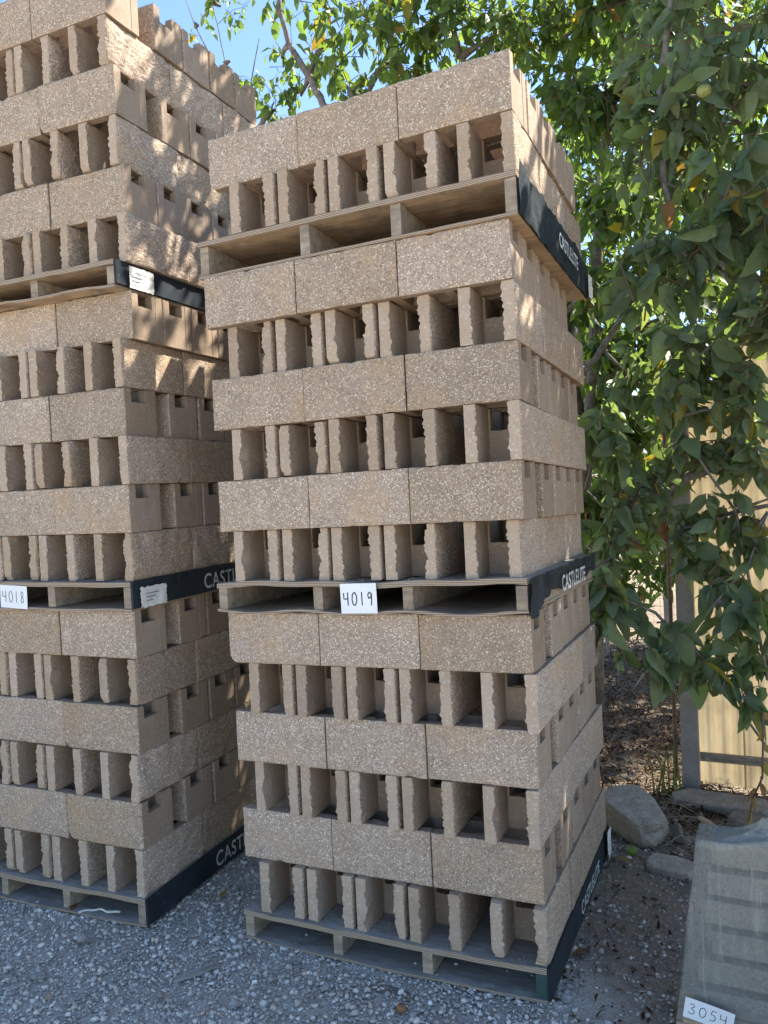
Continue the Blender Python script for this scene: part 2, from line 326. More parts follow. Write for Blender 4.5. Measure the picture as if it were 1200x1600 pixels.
# ------------------------------------------------------------------ concrete blocks
BL, BW, BH, TS = 0.3965, 0.1955, 0.1935, 0.043
PITCH = 0.1955
def block_mesh(name, seed, amp):
    mb = MB(); nx, nz = 24, 34
    rc = random.Random(seed*13 + 1); chips = [(rc.choice([0, BL, rc.uniform(0.05, 0.35)]), rc.choice([0, BH]), rc.uniform(0.012, 0.034)) for _ in range(rc.choice([0, 1, 1, 2, 3]))]
    def shell(y0, y1, split, sgn, sd_):
        # two grids (outer, inner) stitched round the edge
        xs = [0, 0.006, 0.016, 0.03] + list(np.linspace(0.045, BL-0.012, nx-5)) + [BL-0.004, BL]; zs = [0, 0.005] + list(np.linspace(0.018, BH-0.018, nz-3)) + [BH-0.005, BH]
        X, Z = len(xs), len(zs); vs = []
        for side in (0, 1):
            y = y0 if side == 0 else y1
            for i, x in enumerate(xs):
                for j, z in enumerate(zs):
                    yy = y; xx = x; zz = z
                    outer = (side == 0 and sgn < 0) or (side == 1 and sgn > 0)
                    edge = min(x, BL-x, z, BH-z)
                    if outer and split:
                        p = (x*9 + seed*7.7, z*9, seed*3.1)
                        nn = noise.fractal((p[0], p[1], p[2]), 0.9, 2.1, 4)*amp + noise.noise((x*75, z*75, seed))*amp*0.35 + noise.noise((x*180, z*180, seed))*0.0009
                        nn += 0.0006
                        yy = y - sgn*(-1)*0 + (nn + (0.0035 if edge < 1e-6 else (0.001 if edge < 0.007 else 0)))*(1 if sgn < 0 else -1)
                        if amp > 0.004: yy -= 0.004*(1 - math.exp(-edge/0.02))
                    elif outer and edge < 1e-6: yy = y + (0.0015 if sgn < 0 else -0.0015)
                    if not outer and x < 0.04:
                        k = max(0, 1 - x/0.04)
                        b = noise.noise((z*38, seed*5.3 + sd_*9, 1.5))*0.004 + noise.noise((z*95, seed*2.3 + sd_, 4.5))*0.005 + noise.noise((z*260 + x*90, seed*2.3 + sd_, 7.5))*0.007
                        b += max(0, noise.noise((z*14, seed*4.1 + sd_*5, 8)) - 0.15)*0.03
                        thin = 0.001 if side == 1 else -0.001
                        yy = y + (-thin*0 + (1 if side == 0 else -1)*(b*k + 0.0005))
                    # chipped arrises and gritty ends
                    if x < 1e-6: xx += abs(noise.noise((yy*60, z*60, seed + 2)))*0.0025
                    if z > BH-1e-6: zz -= max(0, noise.noise((x*30, yy*30, seed+sd_)) - 0.1)*0.006
                    for cx_, cz_, cr_ in chips:
                        dd = math.hypot(x - cx_, z - cz_)
                        if dd < cr_:
                            q_ = (1 - dd/cr_)*cr_*0.45*(0.7 + 0.6*noise.noise((x*90, z*90, seed)))
                            if outer: yy += -sgn*q_
                            xx += q_*0.5*(1 if cx_ < 0.2 else -1); zz += q_*0.5*(1 if cz_ < 0.1 else -1)
                    vs.append((xx, yy, zz))
        N = X*Z; g = lambda s_, i, j: s_*N + i*Z + j
        fo, fi, fe = [], [], []
        for i in range(X-1):
            for j in range(Z-1):
                fo.append((g(0,i,j), g(0,i+1,j), g(0,i+1,j+1), g(0,i,j+1))); fi.append((g(1,i,j), g(1,i,j+1), g(1,i+1,j+1), g(1,i+1,j)))
        for i in range(X-1):
            fe.append((g(0,i,0), g(1,i,0), g(1,i+1,0), g(0,i+1,0))); fe.append((g(0,i,Z-1), g(0,i+1,Z-1), g(1,i+1,Z-1), g(1,i,Z-1)))
        for j in range(Z-1):
            fe.append((g(0,0,j), g(0,0,j+1), g(1,0,j+1), g(1,0,j))); fe.append((g(0,X-1,j), g(1,X-1,j), g(1,X-1,j+1), g(0,X-1,j+1)))
        n0 = len(mb.v); mb.v += vs
        ne = len(fe) - 2*(Z-1)
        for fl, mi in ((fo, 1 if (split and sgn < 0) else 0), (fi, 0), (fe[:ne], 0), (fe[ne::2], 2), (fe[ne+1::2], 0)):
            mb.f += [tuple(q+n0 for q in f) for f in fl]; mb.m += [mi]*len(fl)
    shell(0, TS, True, -1, 1); shell(BW-TS, BW, False, 1, 2)
    y0, y1 = TS, BW-TS
    # webs; closed end carries a bond-beam notch, middle web is low
    nt_ = y0 + 0.088
    r = random.Random(seed)
    def web(xa, xb, ya, yb, za, zb):
        k = 8; vs = []; ys = np.linspace(ya, yb, k)
        for y in ys:
            zt = zb + (noise.noise((y*90, seed*3.3, xa*9))*0.003 if zb < BH-0.002 else 0)
            vs += [(xa, y, za), (xb, y, za), (xb, y, zt), (xa, y, zt)]
        fs = [(0,3,2,1), tuple(4*(k-1)+q for q in (0,1,2,3))]
        for i in range(k-1):
            for q in range(4): fs.append((4*i+q, 4*i+(q+1) % 4, 4*i+4+(q+1) % 4, 4*i+4+q))
        mb.add(vs, [f[::-1] for f in fs])
    web(BL-0.036, BL-0.0015, y0, nt_, 0, 0.137); web(BL-0.036, BL-0.0015, nt_, y1, 0, BH-0.001)
    web(0.148, 0.183, y0, y0+0.016, 0, BH-0.002); web(0.148, 0.183, y0+0.016, y1-0.007, 0, 0.114); web(0.148, 0.183, y1-0.007, y1, 0, BH-0.002)
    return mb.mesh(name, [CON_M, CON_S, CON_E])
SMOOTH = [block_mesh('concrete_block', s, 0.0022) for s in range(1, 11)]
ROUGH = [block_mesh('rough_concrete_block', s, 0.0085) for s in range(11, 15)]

class Frame:                         # the local frame of one stack; everything on it sits in this frame
    def __init__(s, x, y, yaw, z, sx, sy): s.x, s.y, s.yaw, s.z, s.sx, s.sy = x, y, yaw, z, sx, sy
    def loc(s, a, b, z): c, d = math.cos(s.yaw), math.sin(s.yaw); return (s.x + a*c - b*d, s.y + a*d + b*c, s.z + z + a*s.sx + b*s.sy)
    def rot(s, yaw=0):               # tilt with the ground, then turn
        e = Matrix.Rotation(s.sy, 4, 'X') @ Matrix.Rotation(-s.sx, 4, 'Y') @ Matrix.Rotation(s.yaw + yaw, 4, 'Z'); return e.to_euler()
RIGHT = Frame(0, 0, 0, 0, SLX, SLY); LEFT = Frame(-1.6022, -0.088, 0.0303, -0.0113, 0, 0)
ORD = ['first', 'second', 'third', 'fourth', 'fifth', 'sixth']
inner_count = 0
def course(fr, stack, tier, k, z, header, dx, dy, yaw, rough, gap, ncol=3, group=None, endgap=0.10):
    """one course of blocks; a runs left from the right corner, b runs into the stack"""
    global inner_count
    cells = []
    if header:
        xs = []; x = -BW
        for i in range(5):
            xs.append(x)
            x -= (BW + gap) if i == 0 else 0.2115
        xs = xs[:5] if ncol == 3 else xs[:5]
        for r in range(3):
            for i, x in enumerate(xs): cells.append((i, r, x + BW, r*0.4005, PI/2))     # rotated: origin at its right front corner
    else:
        ys = [0]; y = BW + endgap
        for r in range(4): ys.append(y); y += 0.2105 if endgap > 0.05 else 0.2
        for r, y in enumerate(ys):
            for i in range(3): cells.append((i, r, -(i+1)*0.4005 + 0.002, y, 0.0))
    inner = MB()
    for i, r, a, b, rz in cells:
        vis = r == 0 or i == 0
        if not vis and ncol == 2 and i >= (4 if header else 2): continue
        if ncol == 2 and ((header and i > 4) or (not header and i > 2)): continue
        jy = random.gauss(0, 0.0022); jx = random.gauss(0, 0.0016) if header else random.uniform(-0.0016, 0.0016); jr = random.gauss(0, 0.0035)
        if header and r > 0: jy = 0
        A = a*math.cos(yaw) - b*math.sin(yaw)*1 + dx + jx; B = b*math.cos(yaw) + a*math.sin(yaw) + dy + jy
        use_rough = rough if header else 0
        me = random.choice(ROUGH) if (use_rough and random.random() < use_rough) else random.choice(SMOOTH)
        if not vis:
            mtx = Matrix.Translation(Vector(fr.loc(A, B, z))) @ fr.rot(yaw + rz).to_matrix().to_4x4()
            x0, x1 = 0.004, BL-0.004
            bb = MB(); bb.box((x0, 0.002, 0), (x1, TS, BH-0.001)); bb.box((x0, BW-TS, 0), (x1, BW-0.002, BH-0.001)); bb.box((BL-0.04, TS, 0), (BL-0.006, BW-TS, 0.137)); bb.box((0.148, TS, 0), (0.183, BW-TS, 0.112))
            inner.add([mtx @ Vector(v) for v in bb.v], bb.f); continue
        o = link('concrete_block', me, None, fr.loc(A, B, z), fr.rot(yaw + rz + jr))
        nc = 5 if header else 3
        up = f'{ORD[k-1]} course up, {tier} pallet, {stack} stack'
        if r == 0:
            if header:
                w_ = ['rightmost', 'fourth from left', 'third from left', 'second from left', 'leftmost'][i]
                lab = f'open-ended tan block, {w_} at front, {up}'
            else: lab = f'tan block laid lengthwise, {["right end", "middle", "left end"][i]} of front row, {up}'
        else:
            nth = {1: 'second', 2: 'third', 3: 'fourth', 4: 'rearmost'}[r] if not header else {1: 'second', 2: 'rearmost'}[r]
            if header: lab = f'speckled tan block face, {nth} along right side, {up}'
            else: lab = f'notched tan block end, {nth} along right side, {up}'
        tag(o, lab, 'concrete block', f'tan concrete blocks of the {stack} stack')
    return inner

def lettering(parent, text, loc, rot, size, mat, spacing=1.0, squash=1.0, name='lettering'):
    cu = bpy.data.curves.new(name, 'FONT'); cu.body = text; cu.size = size; cu.space_character = spacing; cu.offset = size*0.012; cu.extrude = 0
    tmp = bpy.data.objects.new(name, cu); C.objects.link(tmp); dg = bpy.context.evaluated_depsgraph_get()
    me = bpy.data.meshes.new_from_object(tmp.evaluated_get(dg)); bpy.data.objects.remove(tmp); me.materials.clear(); me.materials.append(mat)
    for v in me.vertices: v.co.x *= squash
    o = link(name, me, parent, loc, rot); return o

def sheet(name, parent, pts_fn, nu, nv, mat, thick=0.0012):
    vs = []; 
    for s_ in (0, 1):
        for i in range(nu+1):
            for j in range(nv+1):
                p = Vector(pts_fn(i/nu, j/nv)); vs.append(p + Vector((thick*s_, 0, 0)) if mat != 'y' else p)
    N = (nu+1)*(nv+1); g = lambda s_, i, j: s_*N + i*(nv+1) + j; fs = []
    for i in range(nu):
        for j in range(nv):
            fs.append((g(0,i,j), g(0,i,j+1), g(0,i+1,j+1), g(0,i+1,j))); fs.append((g(1,i,j), g(1,i+1,j), g(1,i+1,j+1), g(1,i,j+1)))
    for i in range(nu):
        fs.append((g(0,i,0), g(0,i+1,0), g(1,i+1,0), g(1,i,0))); fs.append((g(0,i,nv), g(1,i,nv), g(1,i+1,nv), g(0,i+1,nv)))
    for j in range(nv):
        fs.append((g(0,0,j), g(1,0,j), g(1,0,j+1), g(0,0,j+1))); fs.append((g(0,nu,j), g(0,nu,j+1), g(1,nu,j+1), g(1,nu,j)))
    mb = MB(); mb.add(vs, fs); return link(name, mb.mesh(name, mat), parent)

def pallet(fr, z, H, label, woodm, dx=0, W=1.225, D=1.2, y0=-0.02, side='paint', text=None, sag=0.006, group=None, frontgreen=False, left_out=0):
    """deck sheet, four runners, bottom sheet and the dark side with its stencil; local x runs left from 0"""
    root = thing('pallet', label, 'pallet', fr.loc(dx, y0, z), fr.rot(), group)
    dk, bt = 0.020, 0.011
    def board(z0, z1, name, mats, wave, seed, back=D):
        mb = MB(); n = 26; vs = []
        for i in range(n+1):
            x = -W - left_out + (W + left_out)*i/n; wv = wave*(math.sin(i*0.9 + seed)*0.6 + math.sin(i*0.37 + seed*2)*0.8) if z0 > 0.05 else wave*(math.sin(i*0.7 + seed))
            fy = noise.noise((i*0.5, seed, 0))*0.004 - (0.012*math.sin(PI*i/n) if wave else 0)
            vs += [(x, fy, z0 + wv), (x, back, z0), (x, back, z1), (x, fy, z1 + wv)]
        fs = []
        mi = []
        for i in range(n):
            for q in range(4): fs.append((4*i+q, 4*i+4+q, 4*i+4+(q+1) % 4, 4*i+(q+1) % 4)); mi.append(1 if q == 3 else 0)
        fs += [(3, 2, 1, 0), tuple(4*n+q for q in (0, 1, 2, 3))]; mi += [1, 1]
        mb.v = vs; mb.f = fs; mb.m = mi
        return link(name, mb.mesh(name, mats), root)
    board(H-dk, H-0.0005, 'deck', [WOODG if woodm != WOODN else WOODN, PLYE], -sag*0.25, fr.x + z)
    board(0.001, bt, 'bottom_board', [woodm, PLYE], sag*0.35, fr.x*3 + z + 1)
    for a, wd in ((0, 0.040), (-0.405, 0.040), (-0.765, 0.040), (-W+0.045, 0.040)):
        mb = MB(); n = 6; vs = []
        for i in range(n+1):
            y = 0.006 + (D-0.012)*i/n; wv = random.uniform(-0.0015, 0.0015)
            vs += [(a-wd+wv, y, bt+0.002), (a+wv-0.002, y, bt+0.002), (a+wv-0.002, y, H-dk-0.002), (a-wd+wv, y, H-dk-0.002)]
        fs = [(0,1,2,3), tuple(4*n+q for q in (3,2,1,0))] + [(4*i+q, 4*i+4+q, 4*i+4+(q+1) % 4, 4*i+(q+1) % 4) for i in range(n) for q in range(4)]
        mb.add(vs, fs); link('runner', mb.mesh('runner', GREENP if (frontgreen and a == 0) else WOOD), root)
    if side == 'paint':
        mb = MB(); mb.box((0.0005, 0.0, bt+0.001), (0.012, D, H+0.001)); s_ = link('side_board', mb.mesh('side_board', NAVY), root)
        if text: lettering(s_, text[0], (0.0135, text[1], text[3]), (PI/2, 0, PI/2), text[2], WHITEP, 1.1, text[4])
    else:
        def fn(u, v):
            y = -0.006 + u*(D+0.0); low = 0.0 - 0.012*abs(noise.noise((u*9, 0, z))) ; top = H + 0.012 + 0.022*noise.noise((u*7, 3, z)) + 0.01*noise.noise((u*30, 3, z))
            if side == 'torn': low = 0.0 + 0.045*sm(0.06, 0.16, u) + 0.02*noise.noise((u*14, 1, z)); top = H + 0.006 + 0.015*noise.noise((u*9, 3, z))
            x = 0.004 + 0.010*(0.5 + 0.5*noise.noise((u*18 + v*1.5, v*2, z))) + (0.010*(1-v)*abs(math.sin(u*40)) if side == 'torn' and u < 0.22 else 0) + 0.006*v
            return (x, y, low + (top-low)*v)
        s_ = sheet('side_sheet', root, fn, 70, 8, NAVY)
        if text: lettering(s_, text[0], (0.026, text[1], text[3]), (PI/2, 0, PI/2), text[2], WHITEP, 1.1, text[4])
    return root

# course tables: (dx, dy, yaw, gap) surveyed from the photograph
CEN = {(1,1):(.0104,-.0124,-.003),(1,2):(-.002,.0127,-.0025),(1,3):(-.0011,-.002,-.012),(1,4):(-.0011,.0085,.0028),(1,5):(.0099,-.0048,.0028),(1,6):(-.0008,.0006,.013),
(2,1):(-.0300,.0085,.020),(2,2):(-.0094,-.0113,.0107),(2,3):(-.0074,-.0131,.0078),(2,4):(-.006,-.0043,.0234),(2,5):(-.0104,-.0022,.0005),(2,6):(-.0162,-.0082,.0211),(3,1):(.0099,-.0056,.0078),(3,2):(.0063,-.0036,-.0083)}
LEF = {(1,1):(-.0139,-.0082),(1,2):(-.0091,-.0097),(1,3):(-.0153,-.0106),(1,4):(-.0104,-.0032),(1,5):(-.0127,.0038),(1,6):(-.0043,.0061),
(2,1):(.0047,.0031),(2,2):(.0065,.0062),(2,3):(.0174,-.0012),(2,4):(.001,.0112),(2,5):(.0086,.0069),(2,6):(.0312,.0465),
(3,1):(.0486,.0206),(3,2):(.0379,.0426),(3,3):(.0218,.0338),(3,4):(.0279,.0309),(3,5):(.0028,.0301),(3,6):(.0173,.0252)}
TN = {1: 'bottom', 2: 'middle', 3: 'top'}
def build_stack(fr, stack, table, ph, rough, ncol, ncourses):
    z = 0; base = {}; inner = MB()
    for t in (1, 2, 3):
        base[t] = z; z += ph[t-1]
        for k in range(1, ncourses[t-1]+1):
            q = table[(t, k)]; dx, dy = q[0], q[1]; yaw = q[2] if len(q) > 2 else random.gauss(0, 0.003)
            hd = k % 2 == 1
            eg = 0.012 if (t, k) in ((2, 6), (3, 2)) else 0.10
            m = course(fr, stack, TN[t], k, z + 0.001, hd, dx, dy, yaw, rough[t-1], {1: 0.105, 2: 0.10, 3: 0.075}[t] if stack == 'right' else 0.105, ncol, endgap=eg if stack == 'right' else eg*0.9)
            inner.add(m.v, m.f); z += PITCH
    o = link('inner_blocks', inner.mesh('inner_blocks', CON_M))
    tag(o, f'tan concrete blocks packed inside the {stack} stack, seen only through gaps', 'concrete blocks', kind='stuff')
    return base
PHC = (0.1162, 0.1198, 0.1437); PHL = (0.1181, 0.1204, 0.1048)
bc = build_stack(RIGHT, 'right', CEN, PHC, (0, 0, 0), 3, (6, 6, 2))
bl = build_stack(LEFT, 'left', LEF, PHL, (0.35, 0.45, 1.0), 3, (6, 6, 6))
pallet(RIGHT, bc[1], PHC[0], 'weathered bottom pallet under the right stack, resting on the gravel', WOODG, 0.004, text=('CASTLELITE', 0.54, 0.072, 0.03, 1.0), frontgreen=True, W=1.2)
pallet(RIGHT, bc[2], PHC[1], 'grey middle pallet of the right stack with torn dark sheet hanging off', WOOD, -0.006, side='torn', text=('CASTLELITE', 0.41, 0.085, 0.035, 0.95), sag=0.02, W=1.235)
pallet(RIGHT, bc[3], PHC[2]-0.0, 'pale wooden top pallet of the right stack with ragged navy sheet', WOODN, 0.012, side='sheet', text=('CASTLELITE', 0.52, 0.08, 0.045, 0.8), W=1.255, sag=0.0)
pallet(LEFT, bl[1], PHL[0], 'bottom pallet under the left stack with stencilled navy side', WOODG, -0.012, text=('CASTLELITE', 0.47, 0.095, 0.03, 0.9))
pallet(LEFT, bl[2], PHL[1], 'middle pallet of the left stack, papers stuck on navy side', WOOD, 0.006, text=('CASTLELITE', 0.47, 0.095, 0.03, 0.9))
pallet(LEFT, bl[3], PHL[2], 'orange brown top pallet of the left stack', WOODN, 0.015, sag=0.01)

# ------------------------------------------------------------------ handwritten paper signs
STROKES = {'4': [[(0.05,0.95),(0.06,0.48),(0.75,0.52)], [(0.68,1.0),(0.66,0.0)]],
 '0': [[(0.5,1),(0.2,0.85),(0.1,0.45),(0.25,0.08),(0.55,0.02),(0.82,0.3),(0.85,0.7),(0.62,0.97),(0.5,1)]],
 '1': [[(0.45,1.0),(0.43,0.5),(0.45,0.0)]],
 '9': [[(0.75,0.85),(0.45,1.0),(0.18,0.8),(0.3,0.52),(0.62,0.6),(0.77,0.9),(0.74,0.4),(0.66,0.0)]],
 '8': [[(0.7,0.85),(0.45,1.0),(0.22,0.82),(0.35,0.58),(0.68,0.38),(0.7,0.1),(0.4,0.0),(0.18,0.18),(0.35,0.42),(0.66,0.66),(0.7,0.85)]],
 '3': [[(0.15,0.95),(0.6,0.98),(0.7,0.75),(0.35,0.55),(0.75,0.4),(0.72,0.08),(0.3,0.0),(0.08,0.15)]],
 '5': [[(0.8,1.0),(0.3,0.98),(0.2,0.6),(0.6,0.58),(0.75,0.28),(0.5,0.0),(0.1,0.05)]]}
def paper(label, origin, rot, w_, h_, text, group=None, ink=0.0022, curl=0.004, th=0.5):
    mb = MB(); n = 10; vs = []
    off = lambda u, v: -0.001 - curl*(u-0.5)**2*2 - curl*0.8*max(0, 0.35-v)*(1 if u > 0.5 else 0.3)
    for s_ in (0, 1):
        for i in range(n+1):
            for j in range(n+1): u, v = i/n, j/n; vs.append((u*w_, off(u, v) - 0.0004*s_, v*h_))
    N = (n+1)**2; g = lambda s_, i, j: s_*N + i*(n+1) + j; fs = []
    for i in range(n):
        for j in range(n): fs += [(g(1,i,j), g(1,i+1,j), g(1,i+1,j+1), g(1,i,j+1)), (g(0,i,j), g(0,i,j+1), g(0,i+1,j+1), g(0,i+1,j))]
    for i in range(n): fs += [(g(0,i,0), g(0,i+1,0), g(1,i+1,0), g(1,i,0)), (g(0,i,n), g(1,i,n), g(1,i+1,n), g(0,i+1,n)), (g(0,0,i), g(1,0,i), g(1,0,i+1), g(0,0,i+1)), (g(0,n,i), g(0,n,i+1), g(1,n,i+1), g(1,n,i))]
    mb.add(vs, fs); root = link('paper_sign', mb.mesh('paper_sign', PAPER), None, origin, rot); tag(root, label, 'paper sign', group)
    cw = w_*0.86/len(text)
    for q, ch in enumerate(text):
        d = MB(); jy = random.uniform(-0.02, 0.02)*h_
        for st in STROKES[ch]:
            pts = []
            for (a, b), (c, e) in zip(st[:-1], st[1:]):
                for t in (0, 0.33, 0.66): pts.append((a+(c-a)*t, b+(e-b)*t))
            pts.append(st[-1]); P_ = []
            for a, b in pts:
                x = w_*0.08 + q*cw + a*cw*0.82; z = h_*(0.5-th/2) + b*h_*th + jy; P_.append(Vector((x, off(x/w_, z/h_)-0.0007, z)))
            for sgn in (0,):
                vs = []
                for i, p in enumerate(P_):
                    t = (P_[min(i+1, len(P_)-1)] - P_[max(i-1, 0)]); t.y = 0; t.normalize(); nrm = Vector((-t.z, 0, t.x))
                    vs += [p + nrm*ink, p - nrm*ink]
                d.add(vs, [(2*i, 2*i+1, 2*i+3, 2*i+2) for i in range(len(P_)-1)])
        link('digit', d.mesh('digit', INK), root)
    return root
paper('white paper reading 4019 stapled to the middle pallet of the right stack', RIGHT.loc(-0.679, -0.045, bc[2]+0.006), (RIGHT.rot(0.0).x + 0.02, RIGHT.rot(0.0).y - 0.012, 0.01), 0.142, 0.107, '4019', th=0.44)
paper('white paper reading 4018 stapled to the middle pallet of the left stack', LEFT.loc(-0.69, -0.032, bl[2]+0.012), (0.03, 0.045, LEFT.yaw), 0.155, 0.098, '4018', ink=0.0016, th=0.5)

def torn(label, origin, w_, h_, seed, name='torn_label', group='torn paper labels stuck on the pallet sides'):
    n = 14
    def fn(u, v):
        e = 0.006*noise.noise((u*7, v*7, seed)); su = 0.006*noise.noise((v*9, seed, 2)); sv = 0.007*noise.noise((u*9, seed, 5))
        return (0.0155 + 0.007*abs(noise.noise((u*3, v*3, seed+3))) + 0.003, u*w_ + su, v*h_ + sv + 0.010*u*0)
    o = sheet(name, None, fn, n, n, TORN, 0.0006); o.location = origin; tag(o, label, 'paper label', group)
    me = MB()
    for r_ in range(3):
        z = h_*(0.3 + 0.18*r_)
        me.box((0.0285, w_*0.15, z), (0.0288, w_*(0.4+0.12*r_), z+0.004))
    link('print', me.mesh('print', GREYINK), o)
    return o
torn('crumpled white label on the navy side of left stack middle pallet', LEFT.loc(0.01, 0.012, bl[2]+0.012), 0.155, 0.082, 3.0)
torn('torn white label on the navy side of left stack top pallet', LEFT.loc(0.018, 0.045, bl[3]+0.004), 0.14, 0.088, 9.0)
torn('curled white label scrap at far corner of right stack top pallet', RIGHT.loc(0.02, 1.10, bc[3]-0.01), 0.09, 0.10, 5.0)
torn('white label scrap at far corner of right stack bottom pallet', RIGHT.loc(0.012, 1.08, bc[1]+0.01), 0.085, 0.13, 7.0)

# ------------------------------------------------------------------ fence
def fiber():
    m = NT('yellowed_fibreglass', 0.5); co = m.coords(False); mp = m.n('ShaderNodeMapping'); mp.inputs['Scale'].default_value = (10, 1, 1.2); m.l(co, mp.inputs['Vector'])
    n = m.noise(mp.outputs[0], 2.2, 5, 0.65); c = m.ramp(n, [(0.3, (0.56, 0.50, 0.38)), (0.6, (0.68, 0.61, 0.47)), (0.8, (0.72, 0.67, 0.56))])
    st = m.ramp(m.noise(co, 6, 5, 0.7), [(0.5, (0,0,0)), (0.75, (0.6,0.6,0.6))]); c = m.mix(st, c, (0.45, 0.38, 0.28)); m.col(c)
    tr = m.n('ShaderNodeBsdfTranslucent'); m.l(c, tr.inputs[0]); mx = m.n('ShaderNodeMixShader'); mx.inputs[0].default_value = 0.6
    m.l(m.b.outputs[0], mx.inputs[1]); m.l(tr.outputs[0], mx.inputs[2]); m.l(mx.outputs[0], m.out.inputs[0]); return m.mat
FIB = fiber(); GALV = paint('grey_post_paint', (0.24, 0.22, 0.19), (0.36, 0.33, 0.285), 0.7, (0.13, 0.10, 0.08), 0.58)
fence = thing('fence', 'yellowed translucent corrugated panel fence with grey post behind the dirt path', 'fence', (0.33, 2.1, 0))
def corr(x0, x1, z0, z1, y, seed):
    n = int((x1-x0)/0.008); vs = []
    for s_ in (0, 1):
        for i in range(n+1):
            x = x0 + (x1-x0)*i/n; ph = (x*1/0.076 + seed*0.3) % 1; d = 0.007*(1 if ph < 0.3 else (1-(ph-0.3)/0.2 if ph < 0.5 else (0 if ph < 0.8 else (ph-0.8)/0.2)))
            for z in (z0, (z0+z1)/2, z1): vs.append((x - 0.33, y + d + 0.002*s_ - 2.1 + 0.008*noise.noise((x*2, z*2, seed)), z))
    N = (n+1)*3; fs = []
    for i in range(n):
        for j in range(2): a = i*3+j; fs += [(a, a+3, a+4, a+1), (N+a, N+a+1, N+a+4, N+a+3)]
        a = i*3; fs += [(a, N+a, N+a+3, a+3), (a+2, a+5, N+a+5, N+a+2)]
    fs += [(0, 1, N+1, N), (1, 2, N+2, N+1), (n*3, N+n*3, N+n*3+1, n*3+1), (n*3+1, N+n*3+1, N+n*3+2, n*3+2)]
    mb = MB(); mb.add(vs, fs); link('fence_panel', mb.mesh('fence_panel', FIB), fence)
corr(0.37, 0.62, -0.01, 2.12, 2.15, 1); corr(0.60, 1.30, -0.01, 2.47, 2.135, 2); corr(1.28, 1.98, -0.01, 2.45, 2.15, 3); corr(1.96, 2.66, -0.01, 2.46, 2.135, 4)
mb = MB(); mb.box((-0.045, -0.045, -0.05), (0.045, 0.045, 2.30)); mb.box((-0.055, -0.055, 2.301), (0.055, 0.055, 2.315))
link('post', mb.mesh('post', GALV), fence)
mb = MB(); mb.box((1.60, -0.045, -0.05), (1.69, 0.03, 2.40)); link('post', mb.mesh('post', GALV), fence)
mb = MB(); mb.tube([(-0.08, 0.03, 0), (-0.082, 0.032, 1.4), (-0.08, 0.03, 2.2)], 0.012, 8); link('pole', mb.mesh('pole', wood('brown_pole', (0.12,0.08,0.05), (0.2,0.14,0.09), (0.26,0.19,0.12))), fence)
for z in (0.15, 2.0):
    mb = MB(); mb.box((0.048, 0.006, z-0.022), (2.33, 0.034, z+0.022)); link('rail', mb.mesh('rail', WOOD), fence)
# wire fence running left behind the litter, and sheds beyond
wf = thing('wire_fence', 'thin wire mesh fence behind the leaf litter, left of the grey post', 'fence', (-0.4, 5.2, 0))
mb = MB()
for i in range(60):
    x = -1.5 + i*0.06; mb.tube([(x, 0, 0.02), (x, 0, 1.05)], 0.0016, 3)
for j in range(14): mb.tube([(-1.5, 0.002, 0.04+j*0.075), (2.1, 0.002, 0.04+j*0.075)], 0.0016, 3)
tag(link('wire_mesh', mb.mesh('wire_mesh', GALV), wf), kind='stuff')
for x in (-1.4, -0.2, 0.35, 1.2):
    mb = MB(); mb.tube([(x, 0.03, 0), (x, 0.03, 1.12)], 0.022, 8); link('post', mb.mesh('post', GALV), wf)
shed = thing('shed', 'low pale shed far beyond the wire fence', 'shed', (-2.0, 22, 0))
mb = MB(); mb.box((-4, 0, 0), (6, 5, 2.3)); link('wall', mb.mesh('wall', paint('cream_siding', (0.55,0.5,0.4), (0.62,0.57,0.47), 0.8)), shed)
mb = MB(); mb.add([(-4.3,-0.4,2.3),(6.3,-0.4,2.3),(6.3,5.4,2.3),(-4.3,5.4,2.3),(-4.3,2.5,3.3),(6.3,2.5,3.3)], [(0,1,5,4),(2,3,4,5),(0,4,3),(1,2,5),(3,2,1,0)]); link('roof', mb.mesh('roof', GALV), shed)
mb = MB(); mb.box((0.0, -0.03, 0), (2.4, -0.002, 2.0)); link('door', mb.mesh('door', GREENP), shed)

